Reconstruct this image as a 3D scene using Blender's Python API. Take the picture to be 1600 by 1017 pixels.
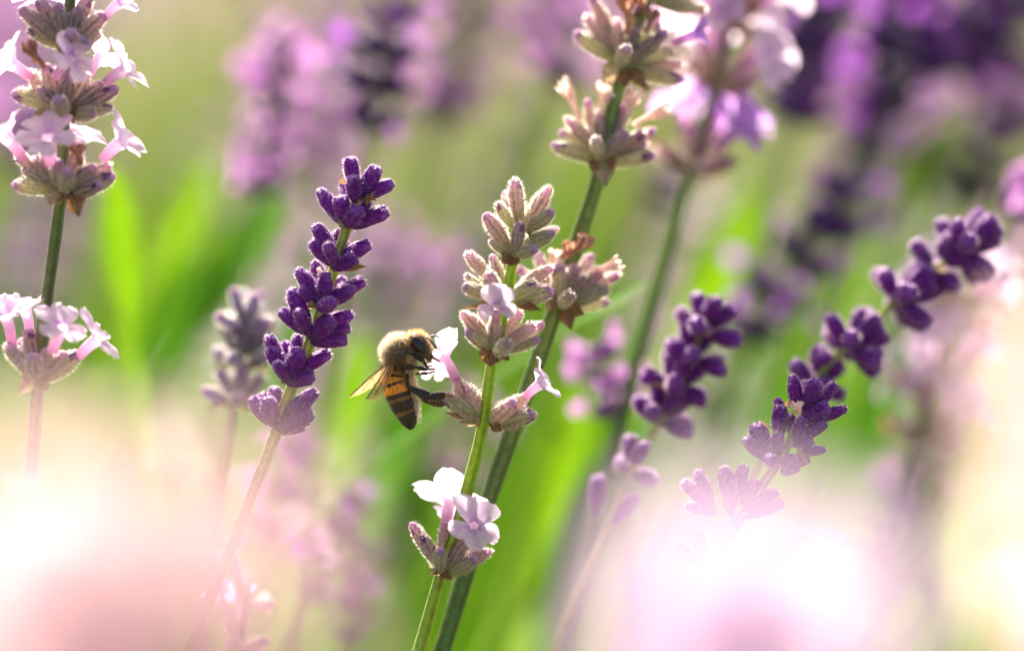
import bpy, math, random
import numpy as np
from mathutils import Vector, Matrix

for o in list(bpy.data.objects):
    bpy.data.objects.remove(o, do_unlink=True)
SC = bpy.context.scene
COL = SC.collection

# ------------------------------------------------------------------ camera
PITCH = math.radians(15)
LENS, SENSOR = 100.0, 36.0
FRAME_W = 0.123                       # metres across the frame at the focus plane
S = FRAME_W * LENS / SENSOR           # focus distance
FOCUS = Vector((0, 0, 0.45))
F = Vector((0, math.cos(PITCH), -math.sin(PITCH)))
R = Vector((1, 0, 0))
U = Vector((0, math.sin(PITCH), math.cos(PITCH)))
CAM = FOCUS - F * S
cd = bpy.data.cameras.new('camera'); cam = bpy.data.objects.new('camera', cd); COL.objects.link(cam)
cam.location = CAM
cam.rotation_euler = (math.pi / 2 - PITCH, 0, 0)
cd.lens, cd.sensor_width, cd.sensor_fit = LENS, SENSOR, 'HORIZONTAL'
cd.clip_start, cd.clip_end = 0.005, 500
cd.dof.use_dof = True
cd.dof.focus_distance = S
cd.dof.aperture_fstop = 4.5
SC.camera = cam

# ------------------------------------------------------------------ light
SUN_EL, SUN_AZ = 33, -14              # degrees above the horizon; azimuth from +Y (beyond the flowers), minus is to the left
w = bpy.data.worlds.new('World'); SC.world = w; w.use_nodes = True
nt = w.node_tree; bg = nt.nodes['Background']
sky = nt.nodes.new('ShaderNodeTexSky'); sky.sky_type = 'NISHITA'; sky.sun_disc = False
sky.sun_elevation = math.radians(SUN_EL); sky.sun_rotation = math.radians(SUN_AZ)
nt.links.new(sky.outputs[0], bg.inputs[0]); bg.inputs[1].default_value = 0.09
sky.air_density = 0.6; sky.dust_density = 6.0; sky.ozone_density = 0.0
sl = bpy.data.lights.new('sun', 'SUN'); so = bpy.data.objects.new('sun', sl); COL.objects.link(so)
sl.energy = 5.0; sl.angle = math.radians(0.5); sl.color = (1.0, 0.92, 0.76)
e, a = math.radians(SUN_EL), math.radians(SUN_AZ)
to_sun = Vector((math.sin(a) * math.cos(e), math.cos(a) * math.cos(e), math.sin(e)))
so.rotation_euler = to_sun.to_track_quat('Z', 'Y').to_euler()
so.location = (0, 0, 5)
SC.view_settings.view_transform = 'Standard'
SC.view_settings.look = 'None'
SC.view_settings.exposure = 1.85
SC.view_settings.gamma = 1.0
SC.render.engine = 'CYCLES'
SC.cycles.use_denoising = True
SC.cycles.max_bounces = 6
SC.cycles.transmission_bounces = 6
SC.cycles.transparent_max_bounces = 6
SC.cycles.sample_clamp_indirect = 8

# ------------------------------------------------------------------ helpers
MM = 0.001
PXM = FRAME_W / 1600                  # metres per photo pixel at the focus plane
rng = np.random.default_rng(7)
rnd = random.Random(11)

def P(px, py, d=0.0):
    """photo pixel + distance behind the focus plane in mm -> point in the place"""
    dist = S + d * MM
    k = dist / S
    return CAM + F * dist + R * ((px - 800) * PXM * k) + U * ((508.5 - py) * PXM * k)

def V(x): return np.array(x, float)
def norm(v): v = V(v); return v / (np.linalg.norm(v) + 1e-12)
def lerp(a, b, t): return a + (b - a) * t

def make_mesh(name, verts, faces, cols=None, mats=(), midx=None, smooth=True):
    me = bpy.data.meshes.new(name)
    me.from_pydata([tuple(v) for v in verts], [], [tuple(f) for f in faces])
    for m in mats: me.materials.append(m)
    if midx is not None: me.polygons.foreach_set('material_index', np.array(midx, np.int32))
    if smooth: me.polygons.foreach_set('use_smooth', np.ones(len(me.polygons), bool))
    if cols is not None:
        at = me.color_attributes.new('Col', 'FLOAT_COLOR', 'POINT')
        c = np.ones((len(verts), 4), np.float32); c[:, :3] = np.array(cols)[:, :3]
        at.data.foreach_set('color', c.ravel())
    me.update()
    return me

class Geo:
    """collects vertices, faces, colours"""
    def __init__(s): s.v, s.f, s.c, s.m = [], [], [], []
    def add(s, v, f, c, m=0):
        n = len(s.v); s.v += [tuple(x) for x in v]
        s.f += [tuple(i + n for i in q) for q in f]
        c = np.array(c, float)
        s.c += [tuple(c)] * len(v) if c.ndim == 1 else [tuple(x) for x in c]
        s.m += [m] * len(f)
    def mesh(s, name, mats, smooth=True): return make_mesh(name, s.v, s.f, s.c, mats, s.m, smooth)

WM = {}
def link(name, data, parent=None, M=None):
    o = bpy.data.objects.new(name, data); COL.objects.link(o)
    M = M or Matrix.Identity(4)
    WM[o] = M
    if parent is not None:
        o.parent = parent
        o.matrix_basis = WM[parent].inverted() @ M
    else:
        o.matrix_basis = M
    return o

def thing(name, label, cat, loc, group=None):
    o = link(name, None, None, Matrix.Translation(loc))
    o.empty_display_size = 0.01
    o['label'] = label; o['category'] = cat
    if group: o['group'] = group
    return o

def basis(z, hint, scale=(1, 1, 1), loc=(0, 0, 0)):
    z = norm(z); x = V(hint) - z * np.dot(hint, z)
    if np.linalg.norm(x) < 1e-6: x = np.cross(z, (0.3, 0.5, 0.8))
    x = norm(x); y = np.cross(z, x)
    M = Matrix(((x[0]*scale[0], y[0]*scale[1], z[0]*scale[2], loc[0]),
                (x[1]*scale[0], y[1]*scale[1], z[1]*scale[2], loc[1]),
                (x[2]*scale[0], y[2]*scale[1], z[2]*scale[2], loc[2]),
                (0, 0, 0, 1)))
    return M

# ------------------------------------------------------------------ materials
def leafy(name, transl=0.3, rough=0.6, sheen=0.0, noise=0.0, nscale=900, bump=0.0, spec=0.3, tint=(1, 1, 1), coat=0.0, sss=0.0):
    m = bpy.data.materials.new(name); m.use_nodes = True
    n = m.node_tree; n.nodes.clear(); L = n.links.new
    out = n.nodes.new('ShaderNodeOutputMaterial')
    at = n.nodes.new('ShaderNodeAttribute'); at.attribute_name = 'Col'
    pb = n.nodes.new('ShaderNodeBsdfPrincipled')
    pb.inputs['Roughness'].default_value = rough
    pb.inputs['Specular IOR Level'].default_value = spec
    pb.inputs['Sheen Weight'].default_value = sheen
    pb.inputs['Coat Weight'].default_value = coat
    col = at.outputs['Color']
    tc = n.nodes.new('ShaderNodeTexCoord')
    if noise:
        tx = n.nodes.new('ShaderNodeTexNoise'); tx.inputs['Scale'].default_value = nscale; tx.inputs['Detail'].default_value = 4
        L(tc.outputs['Object'], tx.inputs['Vector'])
        mr = n.nodes.new('ShaderNodeMapRange'); mr.inputs['From Min'].default_value = .3; mr.inputs['From Max'].default_value = .7
        mr.inputs['To Min'].default_value = 1 - noise; mr.inputs['To Max'].default_value = 1 + noise
        L(tx.outputs['Fac'], mr.inputs['Value'])
        mx = n.nodes.new('ShaderNodeVectorMath'); mx.operation = 'SCALE'
        L(col, mx.inputs[0]); L(mr.outputs[0], mx.inputs['Scale'])
        col = mx.outputs[0]
        if bump:
            bp = n.nodes.new('ShaderNodeBump'); bp.inputs['Strength'].default_value = bump; bp.inputs['Distance'].default_value = 0.0001
            L(tx.outputs['Fac'], bp.inputs['Height']); L(bp.outputs[0], pb.inputs['Normal'])
    L(col, pb.inputs['Base Color'])
    if sss:
        pb.inputs['Subsurface Weight'].default_value = sss
        pb.inputs['Subsurface Radius'].default_value = (1, .7, .5)
        pb.inputs['Subsurface Scale'].default_value = 0.0006
    if transl:
        tr = n.nodes.new('ShaderNodeBsdfTranslucent')
        tm = n.nodes.new('ShaderNodeVectorMath'); tm.operation = 'MULTIPLY'; tm.inputs[1].default_value = tint
        L(col, tm.inputs[0]); L(tm.outputs[0], tr.inputs['Color'])
        ms = n.nodes.new('ShaderNodeMixShader'); ms.inputs[0].default_value = transl
        L(pb.outputs[0], ms.inputs[1]); L(tr.outputs[0], ms.inputs[2]); L(ms.outputs[0], out.inputs[0])
    else:
        L(pb.outputs[0], out.inputs[0])
    return m

M_CALYX = leafy('calyx', .58, .65, .10, .22, 2500, .5)
M_PURPLE = leafy('purple_calyx', .35, .6, .12, .25, 2500, .5)
M_HAIR = leafy('plant_hair', .82, .5, 0, 0)
M_PETAL = leafy('petal', .66, .5, .1, .06, 1500, .3)
M_STEM = leafy('stem', .42, .5, .1, .22, 1200, .4, tint=(1.1, 1.15, .7))
M_BRACT = leafy('bract', .35, .6, 0, .3, 1800, .5)
M_DRY = leafy('withered_petal', .4, .6, 0, .3, 1500, .5)
M_LEAF = leafy('leaf', .55, .45, 0, .1, 300, 0, tint=(1.15, 1.25, .6))
M_HEAD = leafy('far_flower', .45, .6, .2, .2, 400)
M_BODY = leafy('bee_cuticle', 0, .36, 0, .35, 1500, .6, spec=.4, sss=.2, coat=.08)
M_LEG = leafy('bee_leg', .08, .25, 0, .2, 2000, .3, spec=.5)
M_EYE = leafy('bee_eye', 0, .22, 0, .1, 6000, .4, spec=.6)
M_FUR = leafy('bee_fur', .5, .45, 0, 0)

def wing_mat():
    m = leafy('bee_wing', .55, .25, 0, .15, 900, .2, spec=.6)
    n = m.node_tree; L = n.links.new
    out = [x for x in n.nodes if x.type == 'OUTPUT_MATERIAL'][0]
    src = out.inputs[0].links[0].from_socket
    tp = n.nodes.new('ShaderNodeBsdfTransparent'); ms = n.nodes.new('ShaderNodeMixShader'); ms.inputs[0].default_value = .62
    L(tp.outputs[0], ms.inputs[1]); L(src, ms.inputs[2]); L(ms.outputs[0], out.inputs[0])
    return m
M_WING = wing_mat()

def ground_mat():
    m = bpy.data.materials.new('soil'); m.use_nodes = True
    n = m.node_tree; L = n.links.new; pb = n.nodes['Principled BSDF']; pb.inputs['Roughness'].default_value = .9
    tc = n.nodes.new('ShaderNodeTexCoord')
    t1 = n.nodes.new('ShaderNodeTexNoise'); t1.inputs['Scale'].default_value = 3.2; t1.inputs['Detail'].default_value = 6
    t2 = n.nodes.new('ShaderNodeTexNoise'); t2.inputs['Scale'].default_value = 60; t2.inputs['Detail'].default_value = 6
    r = n.nodes.new('ShaderNodeValToRGB'); r.color_ramp.elements[0].position = .35; r.color_ramp.elements[1].position = .65
    r.color_ramp.elements[0].color = (.05, .085, .02, 1); r.color_ramp.elements[1].color = (.17, .145, .10, 1)
    L(tc.outputs['Object'], t1.inputs['Vector']); L(tc.outputs['Object'], t2.inputs['Vector'])
    L(t1.outputs['Fac'], r.inputs['Fac'])
    mx = n.nodes.new('ShaderNodeMixRGB'); mx.blend_type = 'OVERLAY'; mx.inputs[0].default_value = .5
    L(r.outputs[0], mx.inputs[1]); L(t2.outputs['Fac'], mx.inputs[2]); L(mx.outputs[0], pb.inputs['Base Color'])
    bp = n.nodes.new('ShaderNodeBump'); bp.inputs['Distance'].default_value = .01; L(t2.outputs['Fac'], bp.inputs['Height']); L(bp.outputs[0], pb.inputs['Normal'])
    return m

# ------------------------------------------------------------------ generic shapes
def catmull(pts, n):
    pts = [V(p) for p in pts]
    pts = [2 * pts[0] - pts[1]] + pts + [2 * pts[-1] - pts[-2]]
    seg = len(pts) - 3; out = []
    for k in range(n):
        t = k / (n - 1) * seg; i = min(int(t), seg - 1); u = t - i
        p0, p1, p2, p3 = pts[i:i + 4]
        out.append(.5 * (2*p1 + (p2-p0)*u + (2*p0-5*p1+4*p2-p3)*u*u + (3*p1-p0-3*p2+p3)*u**3))
    return np.array(out)

def tube(pts, rad, nu=10, square=0.0, cap=True, flat=None):
    """loft along pts with radius list; returns verts, faces, (t, theta) per vertex"""
    pts = np.array(pts); n = len(pts)
    rad = np.broadcast_to(np.array(rad, float), (n,))
    tan = np.gradient(pts, axis=0); tan /= np.linalg.norm(tan, axis=1)[:, None] + 1e-12
    x = norm(np.cross(tan[0], (0.21, 0.93, 0.3)))
    vs, par = [], []
    for i in range(n):
        x = norm(x - tan[i] * np.dot(x, tan[i])); y = np.cross(tan[i], x)
        for j in range(nu):
            th = 2 * math.pi * j / nu
            r = rad[i] * (1 + square * math.cos(4 * th))
            vs.append(pts[i] + x * (r * math.cos(th)) + y * (r * math.sin(th)))
            par.append((i / (n - 1), th))
    fs = [(i*nu + j, i*nu + (j+1) % nu, (i+1)*nu + (j+1) % nu, (i+1)*nu + j) for i in range(n-1) for j in range(nu)]
    if cap:
        fs.append(tuple(range(nu - 1, -1, -1))); fs.append(tuple((n-1)*nu + j for j in range(nu)))
    return np.array(vs), fs, np.array(par)

def unit(a): return a / (np.linalg.norm(a, axis=1)[:, None] + 1e-12)
def hairs(geo, pos, nrm, length, width, col, m, lean=None, jit=.35, seg=1, curl=.25):
    """fine hairs standing on a surface, as slim tapering slivers"""
    pos, nrm = np.atleast_2d(np.array(pos, float)), np.atleast_2d(np.array(nrm, float)); n = len(pos); r = rng
    d = unit(nrm + r.normal(0, jit, (n, 3)) + (0 if lean is None else lean))
    L = (length * r.uniform(.55, 1.25, n))[:, None]
    s = unit(np.cross(d, r.normal(0, 1, (n, 3)))) * width * .5
    b = unit(r.normal(0, 1, (n, 3))) * L * curl
    q = pos + d * L * .55
    col = np.array(col, float)
    col = np.repeat(col[None, :], n, 0) if col.ndim == 1 else col
    if seg == 1:
        v = np.stack([pos + s, pos - s, pos + d * L], 1).reshape(-1, 3)
        geo.add(v, np.arange(n * 3).reshape(n, 3).tolist(), np.repeat(col, 3, 0), m)
        return
    v = np.stack([pos + s, pos - s, q - s * .85, q + s * .85, pos + d * L + b * (seg > 1)], 1).reshape(-1, 3)
    k = np.arange(n) * 5
    geo.add(v, [f for i in k.tolist() for f in ((i, i+1, i+2, i+3), (i+3, i+2, i+4))], np.repeat(col, 5, 0), m)

# ------------------------------------------------------------------ lavender buds
BL, BW = 4.6 * MM, 2.0 * MM
PROF0 = np.array([(0, .25), (.05, .42), (.16, .68), (.32, .88), (.5, .98), (.66, 1.0), (.8, .95), (.9, .78), (.965, .48), (1, .02)])
def bud_mesh(kind, seed, nh=620):
    r = np.random.default_rng(seed)
    nu = 24
    fade = r.uniform(.2, 1.0, 8)
    ss = np.concatenate([np.linspace(0, .9, 11), [.945, .975, .993, 1.0]])
    bend = r.uniform(-.30, .30); lump = r.uniform(0, 6.28)
    PROF = PROF0.copy(); PROF[1:7, 1] *= r.uniform(.84, 1.06); PROF[6:9, 1] *= r.uniform(.72, 1.06); PROF[3:6, 1] *= r.uniform(.92, 1.08)
    vs, cs = [], []
    nub = kind != 'purple' and seed % 3 != 0
    green = np.array({'green': (.52, .52, .18), 'mauve': (.54, .48, .22), 'dusty': (.34, .36, .28), 'purple': (.12, .025, .15)}[kind])
    rib = np.array({'green': (.66, .63, .42), 'mauve': (.68, .56, .49), 'dusty': (.38, .34, .46), 'purple': (.25, .020, .33)}[kind])
    groove = np.array({'green': (.34, .30, .18), 'mauve': (.27, .14, .14), 'dusty': (.19, .15, .27), 'purple': (.11, .008, .16)}[kind])
    tip = np.array({'green': (.50, .36, .40), 'mauve': (.66, .38, .55), 'dusty': (.36, .25, .50), 'purple': (.27, .065, .38)}[kind])
    spot = r.uniform(0, 6.28)
    for s in ss:
        pr = np.interp(s, PROF[:, 0], PROF[:, 1])
        for j in range(nu):
            th = 2 * math.pi * j / nu
            odd = (0, .75, .75)[j % 3]
            rr = BW/2 * pr * (1 + (.04 if odd else -.10) * min(1, 3*(1-s)+.1) + .05 * math.sin(2*th+lump) + .03*math.sin(5*s+3*th))
            z = BL * s + (.05 * BL * math.cos(4*th+spot) if .85 < s < .97 else 0)
            vs.append((rr * math.cos(th) + bend * BW * s * s, rr * math.sin(th), z))
            c = lerp(groove, rib, max(odd, (1 - fade[j // 3]) * .8 + .5 * max(0, .45 - s)) + r.uniform(-.12, .12))
            k = np.clip((.42 - s) / .36, 0, 1); c = lerp(c, green, k)
            k = np.clip((s - (.78 + .08*math.sin(3*th+spot))) / .12, 0, 1); c = lerp(c, tip, k)
            if kind != 'purple' and s > .78 and math.cos(th - spot) > .86 and s < .96 and seed % 2: c = np.array((.16, .05, .19))
            c = c * r.uniform(.9, 1.1)
            cs.append(c)
    n = len(ss)
    fs = [(i*nu + j, i*nu + (j+1) % nu, (i+1)*nu + (j+1) % nu, (i+1)*nu + j) for i in range(n-1) for j in range(nu)]
    g = Geo(); g.add(vs, fs, cs, 0)
    if nub:      # closed corolla peeping out of the calyx
        nv, nf, nc = [], [], []
        for i in range(6):
            t = i / 5; a = t * math.pi / 2
            for j in range(10):
                th = 2 * math.pi * j / 10
                q = BW * .36 * math.cos(a) * (1 + .08*math.cos(3*th))
                nv.append((q*math.cos(th) + bend*BW*.9 + .1*BW*t*math.cos(spot), q*math.sin(th) + .1*BW*t*math.sin(spot), BL*.90 + BL*.17*math.sin(a)))
                nc.append(lerp(np.array((.58, .33, .55)), np.array((.80, .60, .78)), t))
        nf = [(i*10 + j, i*10 + (j+1) % 10, (i+1)*10 + (j+1) % 10, (i+1)*10 + j) for i in range(5) for j in range(10)]
        g.add(nv, nf, nc, 0)
    if nh:
        nh = nh if kind != 'purple' else int(nh * .6)
        hs = r.uniform(.04, 1.0, nh); ht = r.uniform(0, 6.28, nh)
        pr = np.interp(hs, PROF[:, 0], PROF[:, 1])
        pos = np.stack([BW/2*pr*np.cos(ht) + bend*BW*hs*hs, BW/2*pr*np.sin(ht), BL*hs], 1)
        up = np.clip((hs - .8) / .2, 0, 1)
        nr = np.stack([np.cos(ht)*(1-.6*up), np.sin(ht)*(1-.6*up), .25 + up], 1)
        col = (.97, .92, .84) if kind != 'purple' else (.88, .64, .92)
        hairs(g, pos, nr, (.46*MM if kind != 'purple' else .36*MM), (.042*MM if kind != 'purple' else .034*MM), col, 1, jit=.3)
    me = g.mesh(kind + '_bud', [M_CALYX if kind != 'purple' else M_PURPLE, M_HAIR])
    return me
BUDS = {'green': [bud_mesh('green', 30 + i) for i in range(5)],
        'mauve': [bud_mesh('mauve', 60 + i) for i in range(5)],
        'purple': [bud_mesh('purple', 90 + i) for i in range(6)]}
BUDS['dusty'] = [bud_mesh('dusty', 120 + i) for i in range(3)]
BUDS['pale'] = BUDS['green'][:2] + BUDS['mauve']

# ------------------------------------------------------------------ open flowers
def petal_mesh(seed, lilac=0.0, rose=False):
    """one corolla lobe: y along the lobe, x across, z out of the face"""
    r = np.random.default_rng(seed); nx, ny = 7, 8
    Lp, Wp = 2.6*MM, 2.8*MM
    vs, cs = [], []
    ph = r.uniform(0, 6.28); curl = r.uniform(.1, .45); cup = r.uniform(-.15, .35)
    for j in range(ny):
        t = j / (ny - 1)
        wdt = Wp * .5 * (0.40 + .60 * math.sin(min(1, t/.68) * math.pi/2)**1.3) * (math.sqrt(max(0, 1 - max(0, (t-.62)/.40)**2.2)) if t > .62 else 1)
        for i in range(nx):
            u = i / (nx - 1) * 2 - 1
            x = u * wdt; y = Lp * (t - .05 * (1 - abs(u)) * (t > .9))
            z = cup * abs(u)**2 * wdt - curl * Lp * max(0, t - .3)**2 + .09*MM*math.sin(4*t + 2.5*u + ph) + .20*MM*t*t*abs(u)*math.sin(9*t + 7*u + ph)
            z += .12*MM * (1 - abs(u)) ** 2 * (1 - t)
            vs.append((x, y, z))
            pale = np.array((.88, .67, .66)) if rose else lerp(np.array((.84, .70, .86)), np.array((.62, .38, .78)), lilac)
            vein = lerp(np.array((.66, .36, .70)), np.array((.50, .22, .66)), lilac)
            k = max(0, 1 - abs(u) * 2.2) * max(0, 1 - t * .9) * .9 + max(0, .25 - t) * 1.6
            c = lerp(pale, vein, min(1, k))
            cs.append(c * r.uniform(.92, 1.04))
    fs = [(j*nx+i, j*nx+i+1, (j+1)*nx+i+1, (j+1)*nx+i) for j in range(ny-1) for i in range(nx-1)]
    return make_mesh('petal', vs, fs, cs, [M_PETAL])
def tube_mesh(seed, lilac=0.0):
    """corolla tube along z, 4 mm long, flared at the mouth"""
    r = np.random.default_rng(seed)
    z = np.linspace(0, 1, 8); rad = np.interp(z, [0, .3, .7, .9, 1], [.55, .58, .66, .74, .80]) * MM
    pts = np.stack([0.18*MM*np.sin(z*3), 0*z, z*4*MM], 1)
    v, f, par = tube(pts, rad, 12, cap=False)
    c = [lerp(np.array((.74, .40, .62)), lerp(np.array((.88, .72, .86)), np.array((.66, .42, .78)), lilac), t) * r.uniform(.95, 1.05) for t, _ in par]
    g = Geo(); g.add(v, f, c)
    return g.mesh('flower_tube', [M_PETAL])
PETALS = [petal_mesh(200 + i) for i in range(8)]; TUBES = [tube_mesh(220 + i) for i in range(2)]
PETALS_N = [petal_mesh(280 + i, 0, True) for i in range(4)]
PETALS_L = [petal_mesh(240 + i, 1.0) for i in range(5)]; TUBES_L = [tube_mesh(260, 1.0)]

def flower(root, base, mouth, up, scale=1.0, lilac=False, spread=62, skip=(), low=None):
    """corolla: tube from base to mouth, two upper lobes towards `up`, three lower ones opposite"""
    base, mouth = V(base), V(mouth)
    z = norm(mouth - base); L = np.linalg.norm(mouth - base)
    M = basis(z, up, (scale, scale, L / (4*MM)), base)
    fl = link('flower', rnd.choice(TUBES_L if lilac and lilac != 'rose' else TUBES), root, M)
    x = norm(V(up) - z * np.dot(up, z)); y = np.cross(z, x)
    for k, (ang, sz) in enumerate(((28, 1.12), (-28, 1.12), (108, .86), (180, .92), (-108, .86))):
        if k in skip: continue
        a = math.radians(ang + rnd.uniform(-7, 7)); s = sz * scale * rnd.uniform(.92, 1.08)
        rad = x * math.cos(a) + y * math.sin(a)
        sp = math.radians((spread - 6 if k < 2 else (low if low is not None else spread + 10)) + rnd.uniform(-12, 12))
        d = rad * math.sin(sp) + z * math.cos(sp)              # lobe direction
        nrm = z * math.sin(sp) - rad * math.cos(sp)
        xx = np.cross(d, nrm); o = mouth + rad * .50*MM*scale - z * .12*MM
        PM = Matrix(((xx[0]*s, d[0]*s, nrm[0]*s, o[0]), (xx[1]*s, d[1]*s, nrm[1]*s, o[1]), (xx[2]*s, d[2]*s, nrm[2]*s, o[2]), (0, 0, 0, 1)))
        link('petal', rnd.choice(PETALS_N if lilac == 'rose' else PETALS_L if lilac else PETALS), fl, PM)
    return fl

# ------------------------------------------------------------------ bracts and withered corollas
def bract_mesh(seed, pale=False):
    r = np.random.default_rng(seed); nx, ny = 11, 8
    vs, cs = [], []
    ph = r.uniform(0, 6)
    for j in range(ny):
        t = j / (ny - 1)
        wd = 1.5*MM * (np.interp(t, [0, .18, .45, .7, .9, 1], [.5, .95, 1.0, .5, .16, .03]))
        for i in range(nx):
            u = i / (nx-1) * 2 - 1
            vs.append((u*wd, 3.6*MM*t, .8*MM*abs(u)**1.6*(wd/(1.5*MM)) - .7*MM*t*t + .12*MM*math.sin(5*u+7*t+ph) + .05*MM*(i % 2)))
            c = np.array((.40, .24, .11)) if i % 2 else np.array((.20, .085, .04))
            if pale: c = c * .6 + np.array((.3, .26, .16))
            cs.append(c * r.uniform(.8, 1.2))
    fs = [(j*nx+i, j*nx+i+1, (j+1)*nx+i+1, (j+1)*nx+i) for j in range(ny-1) for i in range(nx-1)]
    return make_mesh('bract', vs, fs, cs, [M_BRACT])
BRACTS = [bract_mesh(300 + i, i == 3) for i in range(4)]
def withered_mesh(seed, pink=False):
    """a dried corolla: thin shrivelled tube ending in a crumpled lobed mouth"""
    r = np.random.default_rng(seed); nu = 20
    z = np.linspace(0, 1, 14); rad = np.interp(z, [0, .35, .55, .75, .9, 1], [.42, .36, .5, .85, 1.05, .8]) * MM
    pts = np.stack([.5*MM*np.sin(z*2.5), .3*MM*np.sin(z*4+1), z*4.4*MM], 1)
    v, f, par = tube(pts, rad, nu, cap=False)
    ph = r.uniform(0, 6.28, 4)
    for i, (t, th) in enumerate(par):
        e = max(0, t - .35) / .65
        k = 1 + e * (.45*math.sin(3*th + ph[0]) + .28*math.sin(5*th + ph[1] + 4*t) + .16*r.uniform(-1, 1)) + .10*math.sin(4*th + ph[2])
        c = pts[min(13, int(round(t*13)))]
        v[i] = c + (v[i] - c) * k + V((0, 0, e*.5*MM*math.sin(5*th + ph[3])))
    a, b = (np.array((.74, .50, .46)), np.array((.90, .74, .66))) if pink else (np.array((.30, .13, .09)), np.array((.62, .36, .25)))
    c = [lerp(a, b, np.clip(.5 + .5*math.sin(5*th + ph[1] + 4*t) + r.uniform(-.2, .2), 0, 1)) for t, th in par]
    g = Geo(); g.add(v, f, c)
    return g.mesh('withered_flower', [M_DRY], True)
WITHER = [withered_mesh(320), withered_mesh(321), withered_mesh(322, True)]

# ------------------------------------------------------------------ a lavender spike
def to_ground(pts):
    """continue a stem below its last visible point down to the soil"""
    pts = [V(p) for p in pts]
    d = norm(pts[-1] - pts[-2])
    while pts[-1][2] > 0.0:
        d = norm(d * .86 + V((0, 0.0, -.14)))
        pts.append(pts[-1] + d * 0.035)
    return pts

def stem_mesh(pts, r0, r1, tone, hair=0, name='stem', nu=16):
    n = max(12, len(pts) * 5)
    c = catmull(pts, n)
    v, f, par = tube(c, np.linspace(r0, r1, n) * (1 + .05 * np.sin(np.arange(n) * .9 + r0 * 9e5)), nu, .15)
    top, low = tone
    cs = []
    for (t, th) in par:
        k = .5 + .5 * math.cos(4 * th)
        base = lerp(np.array(top), np.array(low), min(1, t * 1.6))
        cs.append(base * (0.62 + .60 * k) * (1 + .16 * math.sin(t * 41 + th)) * np.array((1 + .18 * math.sin(t * 17 + 2 * th), 1, 1)))
    g = Geo(); g.add(v, f, cs, 0)
    if hair:
        idx = rng.integers(0, int(len(v) * .55), hair)
        nb = (idx // nu)
        off = rng.uniform(0, 1, hair)[:, None]
        nxt = np.minimum(idx + nu, len(v) - 1)
        pos = v[idx] * (1 - off) + v[nxt] * off
        nr = v[idx] - c[nb]; nr /= np.linalg.norm(nr, axis=1)[:, None]
        hairs(g, pos, nr, .2*MM, .022*MM, (.8, .8, .7), 1)
    return g.mesh(name, [M_STEM, M_HAIR])

TONE_A = ((.44, .54, .06), (.22, .34, .05))
TONE_B = ((.27, .33, .10), (.10, .18, .07))
TONE_D = ((.46, .48, .14), (.28, .30, .09))
GROUP_P = 'pale lavender flower spikes'
GROUP_V = 'purple lavender flower spikes'

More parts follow.
